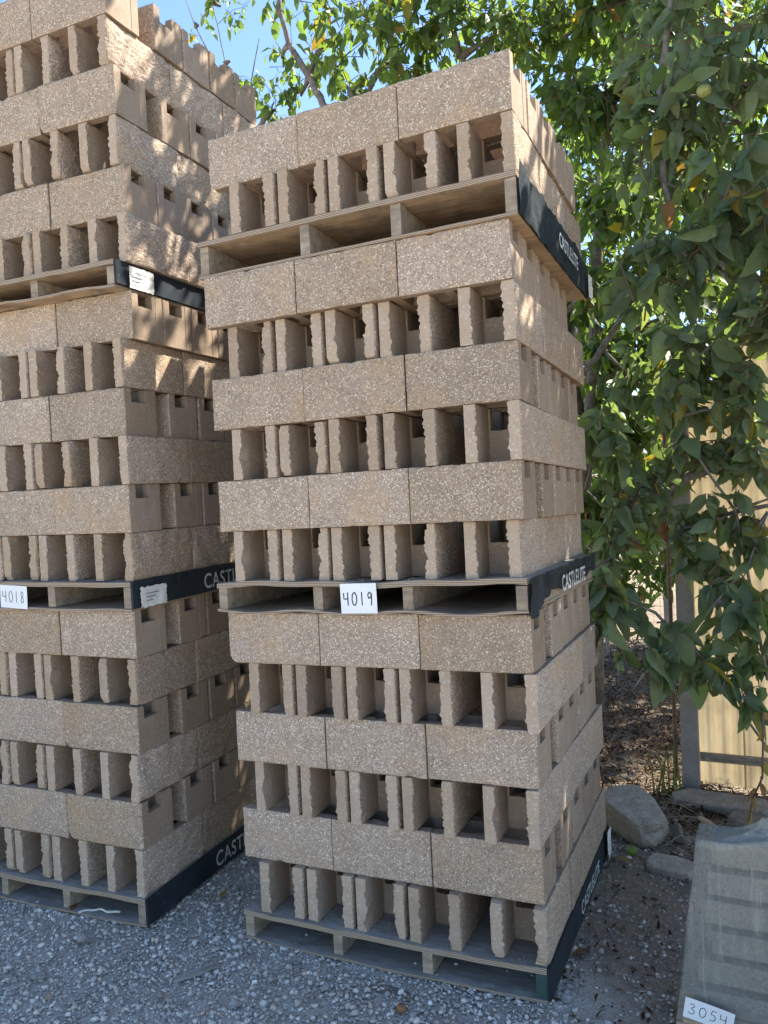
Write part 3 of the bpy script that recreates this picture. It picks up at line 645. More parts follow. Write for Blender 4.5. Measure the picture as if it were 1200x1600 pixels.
# ------------------------------------------------------------------ rocks and bits
def rockmat(name, c0, c1):
    m = NT(name, 0.9); co = m.coords(False); n = m.noise(co, 14, 6, 0.7); c = m.ramp(n, [(0.3, c0), (0.7, c1)]); c = m.mix(m.ramp(m.noise(co, 90, 4, 0.7), [(0.45, (0,0,0)), (0.65, (0.5,0.5,0.5))]), c, tuple(x*0.45 for x in c0)); m.col(c); m.nor(m.bump(m.noise(co, 60, 5, 0.7), 0.8, 0.01, m.bump(m.noise(co, 12, 5, 0.65), 0.7, 0.03))); return m.mat
TANROCK = rockmat('tan_rock', (0.29, 0.24, 0.18), (0.52, 0.44, 0.34)); ROCK = rockmat('grey_rock', (0.22, 0.19, 0.15), (0.42, 0.365, 0.295)); ROCKD = rockmat('brown_rock', (0.15, 0.125, 0.095), (0.29, 0.245, 0.19))
def rock(name, label, loc, size, seed, mat, cat='rock', group=None, planes=11, rz=0, slot=None, jag=0.03):
    v, f = ico(4); r = random.Random(seed); pl = []
    for i in range(planes):
        d = Vector((r.gauss(0,1), r.gauss(0,1), r.gauss(0,0.8))).normalized(); pl.append((d, r.uniform(0.5, 0.8)))
    out = []
    for p in v:
        q = Vector(p)*0.98
        for d, h in pl:
            k = q.dot(d) - h
            if k > 0: q -= d*k
        q *= 1 + jag*noise.fractal(q*3 + Vector((seed, 0, 0)), 1, 2, 4)
        if slot:
            dd = (q - Vector(slot[0])); 
            if abs(dd.z + dd.x*0.4) < slot[1] and abs(dd.x) < slot[2] and q.y < 0: q.y += 0.18
        out.append((q.x*size[0], q.y*size[1], q.z*size[2]))
    zmin = min(o[2] for o in out); out = [(x, y, z - zmin - 0.12*size[2]) for x, y, z in out]
    o = link(name, npmesh(name, out, f, mat, None, False), None, loc, (0, 0, rz)); o.data.polygons.foreach_set('use_smooth', [False]*len(f)); tag(o, label, cat, group); return o
def G(x, y, dz=0): return (x, y, gz(x, y) + dz)
def blocky_rock(name, label, loc, size, seed, mat, rot, cat, slot):
    v, f = ico(4); r = random.Random(seed); rm = Euler(rot).to_matrix(); pl = [(Vector(a_), h_) for a_, h_ in (((1,0,0),.78),((-1,0,0),.80),((0,1,0),.72),((0,-1,0),.66),((0,0,1),.60),((0,0,-1),.6))]
    for i in range(5): pl.append((Vector((r.choice([-1, 1])*r.uniform(.4, 1), r.choice([-1, 1])*r.uniform(.4, 1), r.uniform(-.6, 1))).normalized(), r.uniform(0.80, 0.9)))
    out = []
    for p in v:
        q = Vector(p)
        for _ in range(2):
            for d, h in pl:
                k = q.dot(d) - h
                if k > 0: q -= d*k
        q *= 1 + 0.035*noise.fractal(q*2.5 + Vector((seed, 0, 0)), 1, 2, 5)
        if slot and q.x > 0.5 and abs(q.y + 0.15) < 0.3 and abs(q.z - 0.12) < 0.1: q.x -= 0.3
        q = rm @ Vector((q.x*size[0], q.y*size[1], q.z*size[2])); out.append(tuple(q))
    zmin = min(o[2] for o in out); out = [(x, y, z - zmin - 0.02) for x, y, z in out]
    return tag(link(name, npmesh(name, out, f, mat, None, False), None, loc), label, cat)
blocky_rock('boulder', 'big squared tan grey boulder with a slot, beside the rear of the right stack', G(0.11, 1.40), (0.19, 0.135, 0.14), 4, TANROCK, (0.35, 0.30, -0.55), 'boulder', True)
rock('rock', 'small round grey rock touching the right side of the boulder', G(0.30, 1.40), (0.05, 0.045, 0.055), 6, ROCKD)
def slab(name, label, loc, size, rot, mat, seed):
    mb = MB(); n = 6; vs = []; r = random.Random(seed); sx, sy, sz = size
    pts = [(-1,-0.85),(-0.2,-1.0),(0.9,-0.9),(1.05,0.0),(0.85,0.9),(-0.1,1.0),(-0.95,0.8),(-1.1,0.1)]
    pts = [(x*r.uniform(0.88,1.05), y*r.uniform(0.88,1.05)) for x, y in pts]
    for k, (z, s_) in enumerate(((0, 0.96), (0.35, 1.0), (0.85, 0.98), (1, 0.90))):
        vs += [(x*sx*s_, y*sy*s_, z*sz + r.uniform(-0.04, 0.04)*sz) for x, y in pts]
    fs = [tuple(range(7, -1, -1)), tuple(range(24, 32))] + [(k*8+i, k*8+(i+1) % 8, k*8+8+(i+1) % 8, k*8+8+i) for k in range(3) for i in range(8)]
    mb.add(vs, fs); return tag(link(name, mb.mesh(name, mat), None, loc, rot), label, 'stone')
slab('flat_stone', 'flat tan broken paving stone on the dirt in front of the boulder', G(0.305, 1.10, -0.01), (0.105, 0.075, 0.045), (0.05, 0, -0.25), TANROCK, 3)
slab('flat_stone', 'long low flat stone lying at the foot of the grey fence post', G(0.50, 1.88, 0), (0.24, 0.09, 0.055), (0.06, 0, -0.12), ROCK, 11)
slab('flat_stone', 'dark squared stone slab leaning near the wrapped pallet', G(0.66, 1.62, 0), (0.13, 0.08, 0.07), (0.1, 0.1, -0.5), ROCKD, 5)
slab('flat_stone', 'thin purple grey slab sunk in gravel before the right stack', G(-0.50, -0.13, -0.012), (0.075, 0.025, 0.012), (0, 0, -0.1), ROCKD, 8)
for i, (px, py, s_, seed, lb) in enumerate([(75, 1560, 0.019, 21, 'cream and orange pebble in the gravel at the left'), (62, 1528, 0.022, 22, 'pale grey cobble lying above the orange pebble'), (425, 1535, 0.02, 23, 'white grey cobble in gravel below the right stack corner'), (300-170, 1473, 0.032, 24, 'flattish pale rock in the gravel before the left stack'), (370, 1575, 0.022, 25, 'pointed pale stone near the bottom of the picture'), (250, 1560, 0.016, 26, 'rosy pebble left of the grey wood sliver'), (885, 1568, 0.018, 27, 'beige pebble by the corner of the right stack pallet'), (510, 1548, 0.017, 28, 'round white pebble below the right stack pallet')]):
    d = FW + RT*((px-600)/FPX) + UP*((800-py)/FPX); p = CAM + d*((gz(-1, -0.3) - CAM.z)/d.z)
    r_ = rock('pebble', lb, (p.x, p.y, gz(p.x, p.y) + 0.002), (s_*1.3, s_, s_*0.75), seed, rockmat('pebble_%d' % i, (0.25, 0.235, 0.22), (0.42, 0.40, 0.37) if i not in (0, 5) else (0.5, 0.33, 0.2)), 'pebble', 'larger pebbles among the gravel', rz=i)
# wrapped pallet of slabs with its number
def filmmat():
    m = NT('stretch_film', 0.10); co = m.coords(False); mp = m.n('ShaderNodeMapping'); mp.inputs['Scale'].default_value = (20, 20, 0.8); mp.inputs['Rotation'].default_value = (0, 0.16, 0); m.l(co, mp.inputs['Vector'])
    n = m.noise(mp.outputs[0], 3.0, 5, 0.7); m.b.inputs['Base Color'].default_value = (0.50, 0.48, 0.42, 1); m.b.inputs['Specular IOR Level'].default_value = 0.9
    m.nor(m.bump(n, 0.5, 0.012)); tr = m.n('ShaderNodeBsdfTransparent'); tr.inputs[0].default_value = (0.9, 0.91, 0.88, 1); mx = m.n('ShaderNodeMixShader')
    m.l(m.ramp(n, [(0.35, (0.22,)*3), (0.58, (0.31,)*3), (0.66, (0.48,)*3), (0.72, (0.31,)*3)]), mx.inputs[0]); m.l(tr.outputs[0], mx.inputs[1]); m.l(m.b.outputs[0], mx.inputs[2]); m.l(mx.outputs[0], m.out.inputs[0]); return m.mat
FILM = filmmat(); SLABM = rockmat('slab_concrete', (0.22, 0.20, 0.17), (0.32, 0.295, 0.255))
WX, WY = 0.40, 0.0; WZ = gz(0.45, 0)
wp = thing('wrapped_pallet', 'pallet of grey concrete slabs wrapped in cloudy stretch film, lower right corner', 'wrapped pallet', (WX, WY, WZ))
lean = 0.13
mb = MB(); mb.box((0.0, 0.0, 0.005), (1.2, 0.17, 0.02)); mb.box((0.02, 0.005, 0.021), (1.18, 0.02, 0.055)); link('wooden_base', mb.mesh('wooden_base', WOODN), wp)
for k in range(6):
    z0 = 0.055 + k*0.094; xo = 0.045 + lean*z0
    for q in range(3):
        mb = MB(); x0 = xo + 0.004 + q*0.385 + (0.03 if k == 2 else 0); r_ = random.uniform(-0.004, 0.004)
        mb.box((x0, 0.03 + r_, z0), (x0 + 0.37, 0.135 + r_, z0 + 0.070)); o_ = link('slab', mb.mesh('slab', SLABM), wp)
    if k < 5:
        mb = MB()
        for q in range(4): mb.box((xo + 0.05 + q*0.33, 0.07, z0 + 0.0715), (xo + 0.12 + q*0.33, 0.12, z0 + 0.0925))
        link('spacer', mb.mesh('spacer', WOOD), wp)
def film():
    # rings from the foot to the gathered top
    lv = []; N = 220
    for k in range(26):
        t = k/25; z = 0.03 + 0.565*t; xl = 0.0 + lean*z*1.0; pts = []
        y0_, y1_ = 0.004 + 0.012*t, 0.155; x1_ = 1.24
        per = 2*((x1_-xl)+(y1_-y0_)); 
        for i in range(N):
            d = per*i/N; wx, wy = x1_-xl, y1_-y0_
            if d < wx: p = [xl+d, y0_]
            elif d < wx+wy: p = [x1_, y0_+d-wx]
            elif d < 2*wx+wy: p = [x1_-(d-wx-wy), y1_]
            else: p = [xl, y1_-(d-2*wx-wy)]
            w_ = 0.006*noise.noise((p[0]*20 + z*3, p[1]*20, z*2.0)) + 0.005*noise.noise((p[0]*70 + z*16, p[1]*70, z*2)) + 0.007*max(0, 1 - abs(p[0] - 0.235 + 0.10*z - 0.1*z*z)/0.012)
            cx_, cy_ = 0.6, 0.08; L = math.hypot(p[0]-cx_, p[1]-cy_); p[0] += (p[0]-cx_)/L*w_; p[1] += (p[1]-cy_)/L*w_
            top = 0.03*sm(0.15, 0.33, p[0]) * t; pts.append((p[0], p[1], z + top))
        lv.append(pts)
    base = lv[-1]
    for s_, dz in ((0.93, 0.006), (0.8, 0.004), (0.6, 0.01), (0.35, 0.03), (0.12, 0.07), (0.02, 0.10)):
        lv.append([(0.27 + (x-0.27)*s_, 0.08 + (y-0.08)*s_, 0.595 + dz*0.7 + (z-0.595)*s_ + 0.012*noise.noise((x*9, y*9, s_*3))) for x, y, z in base])
    mb = MB(); vs = [p for l_ in lv for p in l_]; mb.add(vs, [(k*N+i, k*N+(i+1) % N, (k+1)*N+(i+1) % N, (k+1)*N+i) for k in range(len(lv)-1) for i in range(N)]); return mb
link('stretch_film', film().mesh('stretch_film', FILM, True), wp)
paper('white paper reading 3054 tucked in the film of the wrapped pallet', (WX + 0.022, -0.018, WZ + 0.058), (0.03, 0.17, 0), 0.14, 0.066, '3054', ink=0.0011, th=0.5)
# fallen persimmons
def fruit(label, loc, r, col, group=None, name='fruit'):
    m = NT('fruit_skin', 0.4); co = m.coords(False); m.col(m.ramp(m.noise(co, 60, 3), [(0.3, tuple(c*0.7 for c in col)), (0.7, col)]))
    v, f = ico(3); v = v*np.array([1, 1, 0.88])*r; v[:, 2] += r*0.8; root = thing(name, label, 'fruit', loc, (0.2, 0.1, 0.3), group)
    link('flesh', npmesh('flesh', v, f, m.mat, None, True), root)
    mb = MB()
    for k in range(4):
        a = k*PI/2 + 0.3; c_, s_ = math.cos(a), math.sin(a); z = r*1.66
        mb.add([(0, 0, z+0.001), (c_*r*0.3-s_*r*0.2, s_*r*0.3+c_*r*0.2, z), (c_*r*0.65, s_*r*0.65, z-r*0.12), (c_*r*0.3+s_*r*0.2, s_*r*0.3-c_*r*0.2, z)], [(0, 3, 2, 1)])
    link('calyx', mb.mesh('calyx', TWIG), root); return root
fruit('small green fruit fallen beside the grey boulder', G(0.115, 1.21), 0.026, (0.19, 0.24, 0.05))
fruit('shiny copper brown dried fruit on the gravel at the bottom', (-0.44, -0.215, gz(-0.44, -0.215) - 0.004), 0.017, (0.34, 0.15, 0.07), name='dried_fruit')
mb = MB(); mb.add([(0,-.012,0),(.10,-.018,.0),(.17,-.008,.002),(.19,.003,.002),(.11,.014,0),(0,.010,0),(0,-.010,.009),(.10,-.015,.010),(.17,-.006,.009),(.185,.003,.007),(.11,.012,.010),(0,.008,.009)],
    [(5,4,3,2,1,0),(6,7,8,9,10,11)] + [(i, (i+1) % 6, 6+(i+1) % 6, 6+i) for i in range(6)])
tag(link('wood_sliver', mb.mesh('wood_sliver', WOODG), None, (-1.27, -0.36, gz(-1.27, -0.36) + 0.006), (0, 0, 0.95)), 'grey splinter of wood lying on the gravel between the stacks', 'wood scrap')
mb = MB(); mb.box((-0.20, -0.012, 0), (0.20, 0.012, 0.014)); tag(link('wood_stake', mb.mesh('wood_stake', WOODN), None, G(0.54, 1.45, 0.03), (0, 0.12, -0.75)), 'pale brown broken stake behind the wrapped pallet', 'wood scrap')
mb = MB(); mb.tube([(0.012*i, 0.03*math.sin(i*0.32)*0.6 + 0.0016*i, 0.012 + 0.0009*i + 0.003*math.sin(i)) for i in range(17)], [0.0045]*17, 6)
tag(link('white_hose', mb.mesh('white_hose', TORN), None, (-1.96, -0.13, gz(-1.96, 0)), (0, 0, 0.2)), 'scrap of white strap trailing out from under the left stack', 'strap')

# ------------------------------------------------------------------ leaves and trees
def leaf_template(ns, cross):
    s_ = np.linspace(0, 1, ns); wd = np.sin(PI*np.clip(s_, 0, 1)**0.8)**0.75*0.27*(1 - 0.3*s_); wd[0] = 0.01; wd[-1] = 0.002
    V = []; F = []
    for i in range(ns):
        droop = -0.26*s_[i]**2 + 0.02*math.sin(i*2.3)
        if cross == 3: V += [(-wd[i], s_[i], droop + wd[i]*0.35), (0, s_[i], droop), (wd[i], s_[i], droop + wd[i]*0.35)]
        else: V += [(-wd[i], s_[i], droop), (wd[i], s_[i], droop)]
    for i in range(ns-1):
        for j in range(cross-1): a = i*cross + j; F.append((a, a+1, a+1+cross, a+cross))
    return np.array(V), np.array(F)
LV, LF = leaf_template(8, 3); FV, FF = leaf_template(4, 3)
def leaf_cloud(P, D, S, tint, mat, name, near):
    V0, F0 = (LV, LF) if near else (FV, FF)
    n = len(P); D = D/np.linalg.norm(D, axis=1)[:, None]
    R_ = rng.normal(size=(n, 3)) + np.array([0, 0, 1.0]); N = R_ - (R_*D).sum(1)[:, None]*D; N /= np.linalg.norm(N, axis=1)[:, None]; L = np.cross(D, N)
    wv = rng.uniform(0.8, 1.25, n); cv = rng.uniform(-0.9, 2.6, n)
    T = V0[None]*np.ones((n, 1, 1)); T[:, :, 0] *= wv[:, None]; T[:, :, 2] *= cv[:, None]
    Vv = P[:, None] + S[:, None, None]*(T[:, :, :1]*L[:, None] + T[:, :, 1:2]*D[:, None] + T[:, :, 2:]*N[:, None])
    return Vv, F0
def finish(Vv, F0, tint, mat, name, parent):
    n, k = Vv.shape[:2]
    Ff = F0[None] + (np.arange(n)*k)[:, None, None]
    return link(name, npmesh(name, Vv.reshape(-1, 3), Ff.reshape(-1, 4), mat, np.repeat(tint, k), True), parent)
def clump(c, rx, rz_, n, size, twigs, droop=0.9, ry=None, up=0.0):
    """twigs fanning through an ellipsoid, leaves hanging along each"""
    c = Vector(c); ry = ry or rx; per = 6; P, D = [], []
    for q in range(max(1, n//per)):
        th = random.uniform(0, 2*PI); cz = random.uniform(-1, 1); rr = math.sqrt(1-cz*cz)
        e = Vector((math.cos(th)*rr*rx, math.sin(th)*rr*ry, cz*rz_))*random.uniform(0.55, 1.25)
        s0 = c + e*random.uniform(0.0, 0.3) + Vector((random.gauss(0, rx*.45), random.gauss(0, ry*.45), random.gauss(0, rz_*.45))); e1 = c + e; L = (e1-s0).length
        mid = (s0 + e1)/2 + Vector((random.gauss(0, .1), random.gauss(0, .1), 0.18))*L
        pts = [s0, mid, e1]; twigs.append((pts, size*0.035))
        for k in range(per):
            t = 0.15 + 0.85*(k + random.random())/per; p = (s0*(1-t) + mid*t)*(1-t) + (mid*(1-t) + e1*t)*t
            P.append(p); d = (e1 - s0).normalized()*0.45 + Vector((random.gauss(0, .62), random.gauss(0, .62), random.gauss(0, .4) - droop + up)); D.append(d)
    return P, D

def make_tree(label, trunk, limbs, clumps, mat, near=False, n_parts=0, name='tree', group=None, tintf=None, size=0.13, base=None):
    root = thing(name, label, 'tree', base or trunk[0][0], (0, 0, 0), group); o0 = Vector(root.location)
    sub = lambda pts: [Vector(p) - o0 for p in pts]
    mb = MB(); mb.tube(sub([p for p, r in trunk]), [r for p, r in trunk], 12); link('trunk', mb.mesh('trunk', BARK, True), root)
    for lb in limbs:
        mb = MB(); pts = [Vector(p) for p, r in lb]; rr = [r for p, r in lb]; fine, fr_ = [], []
        for i in range(len(pts)-1):
            for t in (0, 0.25, 0.5, 0.75):
                p = pts[i].lerp(pts[i+1], t); j = 0.25*rr[i]*4*((t > 0) + 0.0); p = p + Vector((random.uniform(-j, j), random.uniform(-j, j), random.uniform(-j, j)))*0.4; fine.append(p); fr_.append(rr[i] + (rr[i+1]-rr[i])*t)
        fine.append(pts[-1]); fr_.append(rr[-1]); mb.tube(sub(fine), fr_, 7); link('branch', mb.mesh('branch', BARK, True), root)
    twigs = []; P, D, SZ = [], [], []
    limbpts = [Vector(p) for lb in limbs for p, r in lb] + [Vector(p) for p, r in trunk[len(trunk)//2:]]
    conn = MB()
    for cl in clumps:
        c, rx, rz_, n = cl[:4]; sz = cl[4] if len(cl) > 4 else size
        p, d = clump(c, rx, rz_, n, sz, twigs); P += p; D += d; SZ += [sz]*len(p)
        c = Vector(c); q = min(limbpts, key=lambda v: (v - c).length); m_ = (q + c)/2 + Vector((random.gauss(0, .08), random.gauss(0, .08), 0.06))*(q-c).length
        if (q - c).length < 3.0: conn.tube(sub([q, m_, c]), [0.011, 0.008, 0.005] if near else [0.03, 0.02, 0.01], 5)
    if conn.v: tag(link('boughs', conn.mesh('boughs', BARK, True), root), kind='stuff')
    tw = MB()
    for pts, r in twigs: tw.tube(sub(pts), [r, r*0.7, r*0.35], 3)
    tag(link('twigs', tw.mesh('twigs', TWIG), root), kind='stuff')
    P = np.array([tuple(p) for p in P]) - np.array(o0); D = np.array([tuple(d) for d in D]); n = len(P); S = np.array(SZ)*rng.uniform(0.5, 1.3, n)
    tint = np.clip(rng.beta(2.2, 2.6, n)*0.86, 0, 0.86); yel = rng.random(n) < (0.022 if near else 0.03); tint[yel] = rng.uniform(0.9, 1.0, yel.sum())
    if tintf: tint = tintf(tint)
    Vv, F0 = leaf_cloud(P, D, S, tint, mat, 'foliage', near)
    if n_parts:
        W3 = P + np.array(o0) - np.array(CAM); z = W3 @ np.array(FW); px = 600 + FPX*(W3 @ np.array(RT))/z; py = 800 - FPX*(W3 @ np.array(UP))/z
        score = np.where((px > 900) & (px < 1200) & (py > 0) & (py < 1200), S/z, 0); idx = np.argsort(-score)[:n_parts]; keep = np.ones(n, bool); keep[idx] = False
        for i in idx:
            cpt = Vv[i, 1]; me = npmesh('leaf', Vv[i] - cpt, F0, mat, np.full(Vv.shape[1], tint[i]), True); link('leaf', me, root, tuple(cpt))
        Vv = Vv[keep]; tint = tint[keep]
    tag(finish(Vv, F0, tint, mat, 'foliage', root), kind='stuff')
    return root

def CL(px, py, Y, rpx, rpy, n, size=0.13):
    p = at(px, py, Y); s_ = (p - CAM).dot(FW)/FPX; return (p, rpx*s_, rpy*s_, n, size)
# near fruit tree standing right of the frame, in front of the fence
near_clumps = [CL(1100,880,1.75,40,50,34,.13), CL(1180,1010,1.65,30,40,26,.13), CL(1110,700,1.8,50,45,50,.12), CL(1175,600,1.7,40,50,50,.13), CL(1150,970,1.7,40,40,26,.12), CL(1085,1010,1.7,25,30,14,.11), CL(1140,640,1.7,50,35,36,.13), CL(1130,790,1.65,45,40,34,.12), CL(1185,720,1.6,30,40,30,.12), CL(1085,570,1.8,60,45,80,.12), CL(1060,820,1.7,40,40,40,.11), CL(1130,150,1.75,110,100,190,.15), CL(1030,250,1.9,80,110,150,.14), CL(1160,320,1.6,80,100,190,.16), CL(1030,420,1.7,75,70,130,.16), CL(1190,470,1.6,60,60,80,.15), CL(1060,60,2.0,100,80,130,.13),
  CL(1130,540,1.75,80,45,90,.15), CL(985,590,1.85,55,60,100,.12), CL(1050,640,1.7,50,60,60,.14), CL(945,690,1.6,35,60,60,.13), CL(990,760,1.75,55,55,90,.12), CL(1165,650,1.85,50,40,30,.12),
  CL(965,840,1.55,45,45,60,.13), CL(960,930,1.25,40,45,50,.17), CL(1010,985,1.4,42,50,45,.18), CL(1150,720,1.75,60,40,40,.12), CL(1140,900,1.6,45,40,44,.15), CL(1185,840,1.6,35,60,40,.14),
  CL(1120,1040,1.5,48,42,44,.14), CL(1185,960,1.5,35,50,36,.15), CL(1080,830,1.8,50,50,46,.12), CL(1170,1090,1.4,30,35,20,.13), CL(1050,720,1.9,45,45,60,.12),
  # crown out over the path, above the frame
  ((1.3, 1.9, 4.3), 0.6, 0.45, 260, .15), ((0.8, 2.3, 4.8), 0.6, 0.45, 260, .15), ((0.3, 2.4, 4.55), 0.45, 0.4, 160, .14), ((1.6, 2.6, 4.9), .7, .5, 200, .15), ((1.9, 2.0, 3.9), .7, .5, 330, .15), ((2.4, 2.6, 4.4), .7, .5, 330, .15), ((1.6, 1.5, 3.3), .5, .5, 220, .15), ((2.2, 1.7, 3.2), .6, .5, 260, .15), ((2.0, 3.0, 5.2), .6, .5, 200, .15), ((1.9, 1.0, 2.6), .6, .5, 230, .15), ((2.5, 1.6, 2.4), .6, .5, 230, .15), ((1.2, 1.3, 4.0), .5, .4, 150, .15), ((2.0, 2.5, 3.2), .6, .5, 420, .15), ((1.75, 1.9, 2.6), .5, .5, 380, .15), ((2.5, 3.0, 3.9), .6, .5, 420, .15), ((2.1, 1.4, 3.6), .6, .5, 360, .15), ((2.7, 2.2, 3.4), .6, .5, 360, .15), ((1.7, 2.5, 3.9), .5, .5, 300, .15)]
T0 = Vector((1.38, 1.75, 0))
near_trunk = [(T0, 0.085), (T0 + Vector((0.02, 0.0, 0.6)), 0.075), (T0 + Vector((-0.03, 0.03, 1.3)), 0.07), (T0 + Vector((0, 0.05, 2.3)), 0.06), (T0 + Vector((-0.05, 0.1, 3.6)), 0.04)]
a2 = lambda x, y, Y: at(x, y, Y)
near_limbs = [
 [(T0 + Vector((-.02,0.02,1.5)), .045), (a2(1200,732,1.8), .034), (a2(1110,730,1.85), .030), (a2(1050,760,1.9), .022), (a2(1030,830,1.9), .012), (a2(985,800,1.9), .006)],
 [(T0 + Vector((0,0.04,2.0)), .04), (a2(1200,640,1.85), .028), (a2(1130,695,1.85), .02), (a2(1085,730,1.85), .012)],
 [(a2(900,602,1.9), .018), (a2(940,545,1.9), .018), (a2(985,470,1.9), .016), (a2(1040,430,1.9), .012), (a2(1100,400,1.8), .01), (T0 + Vector((-0.03,0.07,3.0)), .03)],
 [(a2(1050,330,1.8), .010), (a2(1036,270,1.8), .018), (a2(1030,160,1.8), .019), (a2(1042,50,1.8), .015), (a2(1060,-80,1.8), .012)],
 [(a2(1200,1062,1.6), .008), (a2(1150,800,1.6), .007), (a2(1080,700,1.65), .006), (a2(1066,650,1.65), .004)],
 [(T0 + Vector((0,0,1.2)), .02), (a2(1200,790,1.7), .012), (a2(1130,805,1.7), .010), (a2(1060,825,1.75), .007)],
 [(a2(1000,850,1.7), .010), (a2(970,815,1.7), .010), (a2(940,790,1.7), .006), (a2(915,765,1.7), .003)],
 [(a2(1200,1170,1.5), .006), (a2(1145,1095,1.5), .006), (a2(1100,1030,1.5), .008), (a2(1070,1005,1.5), .008)],
 [(a2(1070,1005,1.5), .007), (a2(1120,940,1.5), .006), (a2(1170,880,1.55), .005), (a2(1200,800,1.6), .004)],
 [(T0 + Vector((0,0,1.0)), .012), (a2(1200,780,1.7), .008), (a2(1100,815,1.7), .007), (a2(1060,830,1.7), .006)]]
tree_near = make_tree('near fruit tree with large drooping leaves reaching over the path from the right', near_trunk, near_limbs, near_clumps, LEAF, True, 290, 'fruit_tree')
f_ = fruit('pale green fruit hanging high in the near tree', tuple(a2(1099, 152, 1.5)), 0.034, (0.34, 0.36, 0.13)); 

# tree rising behind the right-hand stack
T1 = Vector((-0.42, 3.3, 0)); top = [ (a2(505,165,3.0), .03), (a2(482,118,3.0), .028), (a2(452,70,3.0), .022), (a2(438,20,3.0), .018), (a2(428,-40,3.0), .014)]
mid_clumps = [CL(520,60,3.1,60,70,100,.13), CL(600,50,3.0,80,80,200,.12), CL(700,40,3.0,80,70,200,.13), CL(790,50,3.0,70,80,200,.12), CL(640,130,3.1,70,50,130,.12), CL(540,130,3.1,50,50,110,.12),
  CL(880,60,2.9,70,80,220,.12), CL(950,190,2.9,70,80,220,.12), CL(880,170,2.8,60,70,170,.12), CL(960,330,2.8,60,80,200,.12), CL(930,430,2.9,50,60,130,.12), CL(1010,140,3.0,70,80,200,.12), CL(1080,300,3.1,90,100,260,.12),
  CL(380,150,3.1,45,35,80,.10), CL(430,170,3.1,40,30,70,.10), CL(470,150,3.1,40,40,60,.10), CL(360,95,3.1,40,40,26,.09), CL(310,40,3.1,30,40,18,.08), CL(345,10,3.2,60,22,50,.09), CL(440,90,3.1,40,50,30,.09), CL(430,10,3.1,40,30,26,.11),
  CL(950,560,2.9,45,60,220,.12), CL(985,680,2.9,60,60,300,.12), CL(940,790,2.8,40,60,190,.12), CL(1010,790,3.1,50,50,190,.11), CL(985,905,3.2,55,45,170,.10), CL(1040,880,3.3,40,50,110,.10), CL(950,640,3.4,50,80,260,.12), CL(925,480,3.3,40,80,200,.12), CL(1030,620,3.4,50,80,220,.12), CL(1020,540,3.1,60,60,150,.12), CL(1100,470,3.1,80,60,170,.12), CL(730,-60,3.1,200,50,500,.13), CL(1000,-50,3.0,150,60,400,.13),
  ((-0.4, 3.3, 4.9), .7, .4, 300, .13), ((0.5, 3.2, 5.1), .7, .4, 300, .13), ((-0.1, 2.6, 4.8), .4, .35, 110, .13), ((-0.1, 2.1, 5.5), .6, .5, 150, .13), ((-0.75, 2.0, 5.3), .5, .4, 150, .13), ((-0.5, 1.7, 5.05), .5, .3, 110, .13), ((-0.2, 2.4, 6.0), .7, .5, 220, .13), CL(1185,200,3.2,60,140,200,.12)]
mid_limbs = [[(T1 + Vector((0,0,1.8)), .05), (Vector((-.75,3.2,3.0)), .04)] + top,
 [(T1 + Vector((0,0,1.6)), .045), (a2(938,300,3.0), .035), (a2(960,150,3.0), .025), (a2(980,0,3.0), .018)],
 [(T1 + Vector((0,0,2.2)), .04), (a2(800,190,3.1), .03), (a2(720,90,3.1), .022), (a2(690,-20,3.1), .015)],
 [(T1 + Vector((0,0,2.6)), .03), (a2(560,170,3.1), .02), (a2(600,100,3.1), .018), (a2(615,60,3.1), .012)],
 [(a2(400,210,3.1), .008), (a2(375,160,3.1), .008), (a2(330,90,3.1), .006), (a2(305,40,3.1), .005), (a2(290,0,3.1), .003)],
 [(a2(375,160,3.1), .006), (a2(352,100,3.1), .005), (a2(340,40,3.1), .004), (a2(330,0,3.1), .003)],
 [(a2(400,210,3.1), .008), (a2(392,130,3.1), .006), (a2(405,60,3.1), .004)],
 [(T1 + Vector((0,0,1.0)), .02), (a2(985,800,2.9), .015), (a2(1030,700,2.9), .01)]]
make_tree('middle tree rising behind the right stack with thin crooked limbs', [(T1, .09), (T1 + Vector((.03,0,.8)), .08), (T1 + Vector((-.02,.02,1.8)), .07), (T1 + Vector((-.1,0,2.9)), .05), (T1 + Vector((-.2,-.05,4.0)), .03)], mid_limbs, mid_clumps, LEAFB, False, 0, 'fruit_tree')

def far_tree(label, base, h, r, n, lean=0, seed=1, size=0.11):
    random.seed(seed); b = Vector((base[0], base[1], 0)); cl = []
    for k in range(n):
        z = h*(0.12 + 0.9*((k+.5)/n)); rad = r*math.sin(PI*min(1, (0.18 + 0.78*(k+.5)/n)))**0.6; an = random.uniform(0, 2*PI)
        for q in range(3):
            an += 2.1; d = rad*random.uniform(0.3, 0.95); cl.append((b + Vector((math.cos(an)*d, math.sin(an)*d*0.8, z + random.gauss(0, .15))), r*0.36, r*0.28, 240, size))
    lm = []
    for q in range(6):
        an = q*1.05 + seed; lm.append([(b + Vector((0, 0, h*0.25 + q*h*0.06)), .05), (b + Vector((math.cos(an)*r*.35, math.sin(an)*r*.35, h*0.42 + q*h*0.07)), .035), (b + Vector((math.cos(an)*r*.75, math.sin(an)*r*.75, h*0.55 + q*h*0.075)), .015)])
    make_tree(label, [(b, .12), (b + Vector((.05, 0, h*.4)), .09), (b + Vector((0, .05, h*.9)), .03)], lm, cl, LEAFB, False, 0, 'tree', 'leafy trees beyond the fence')
far_tree('bright green tree beyond the fence, directly right of the right stack', (-1.1, 6.6), 5.6, 1.6, 11, 0, 3)
far_tree('tall dense tree beyond the fence near the middle of the trees', (0.5, 6.0), 6.6, 1.8, 12, 0, 4)
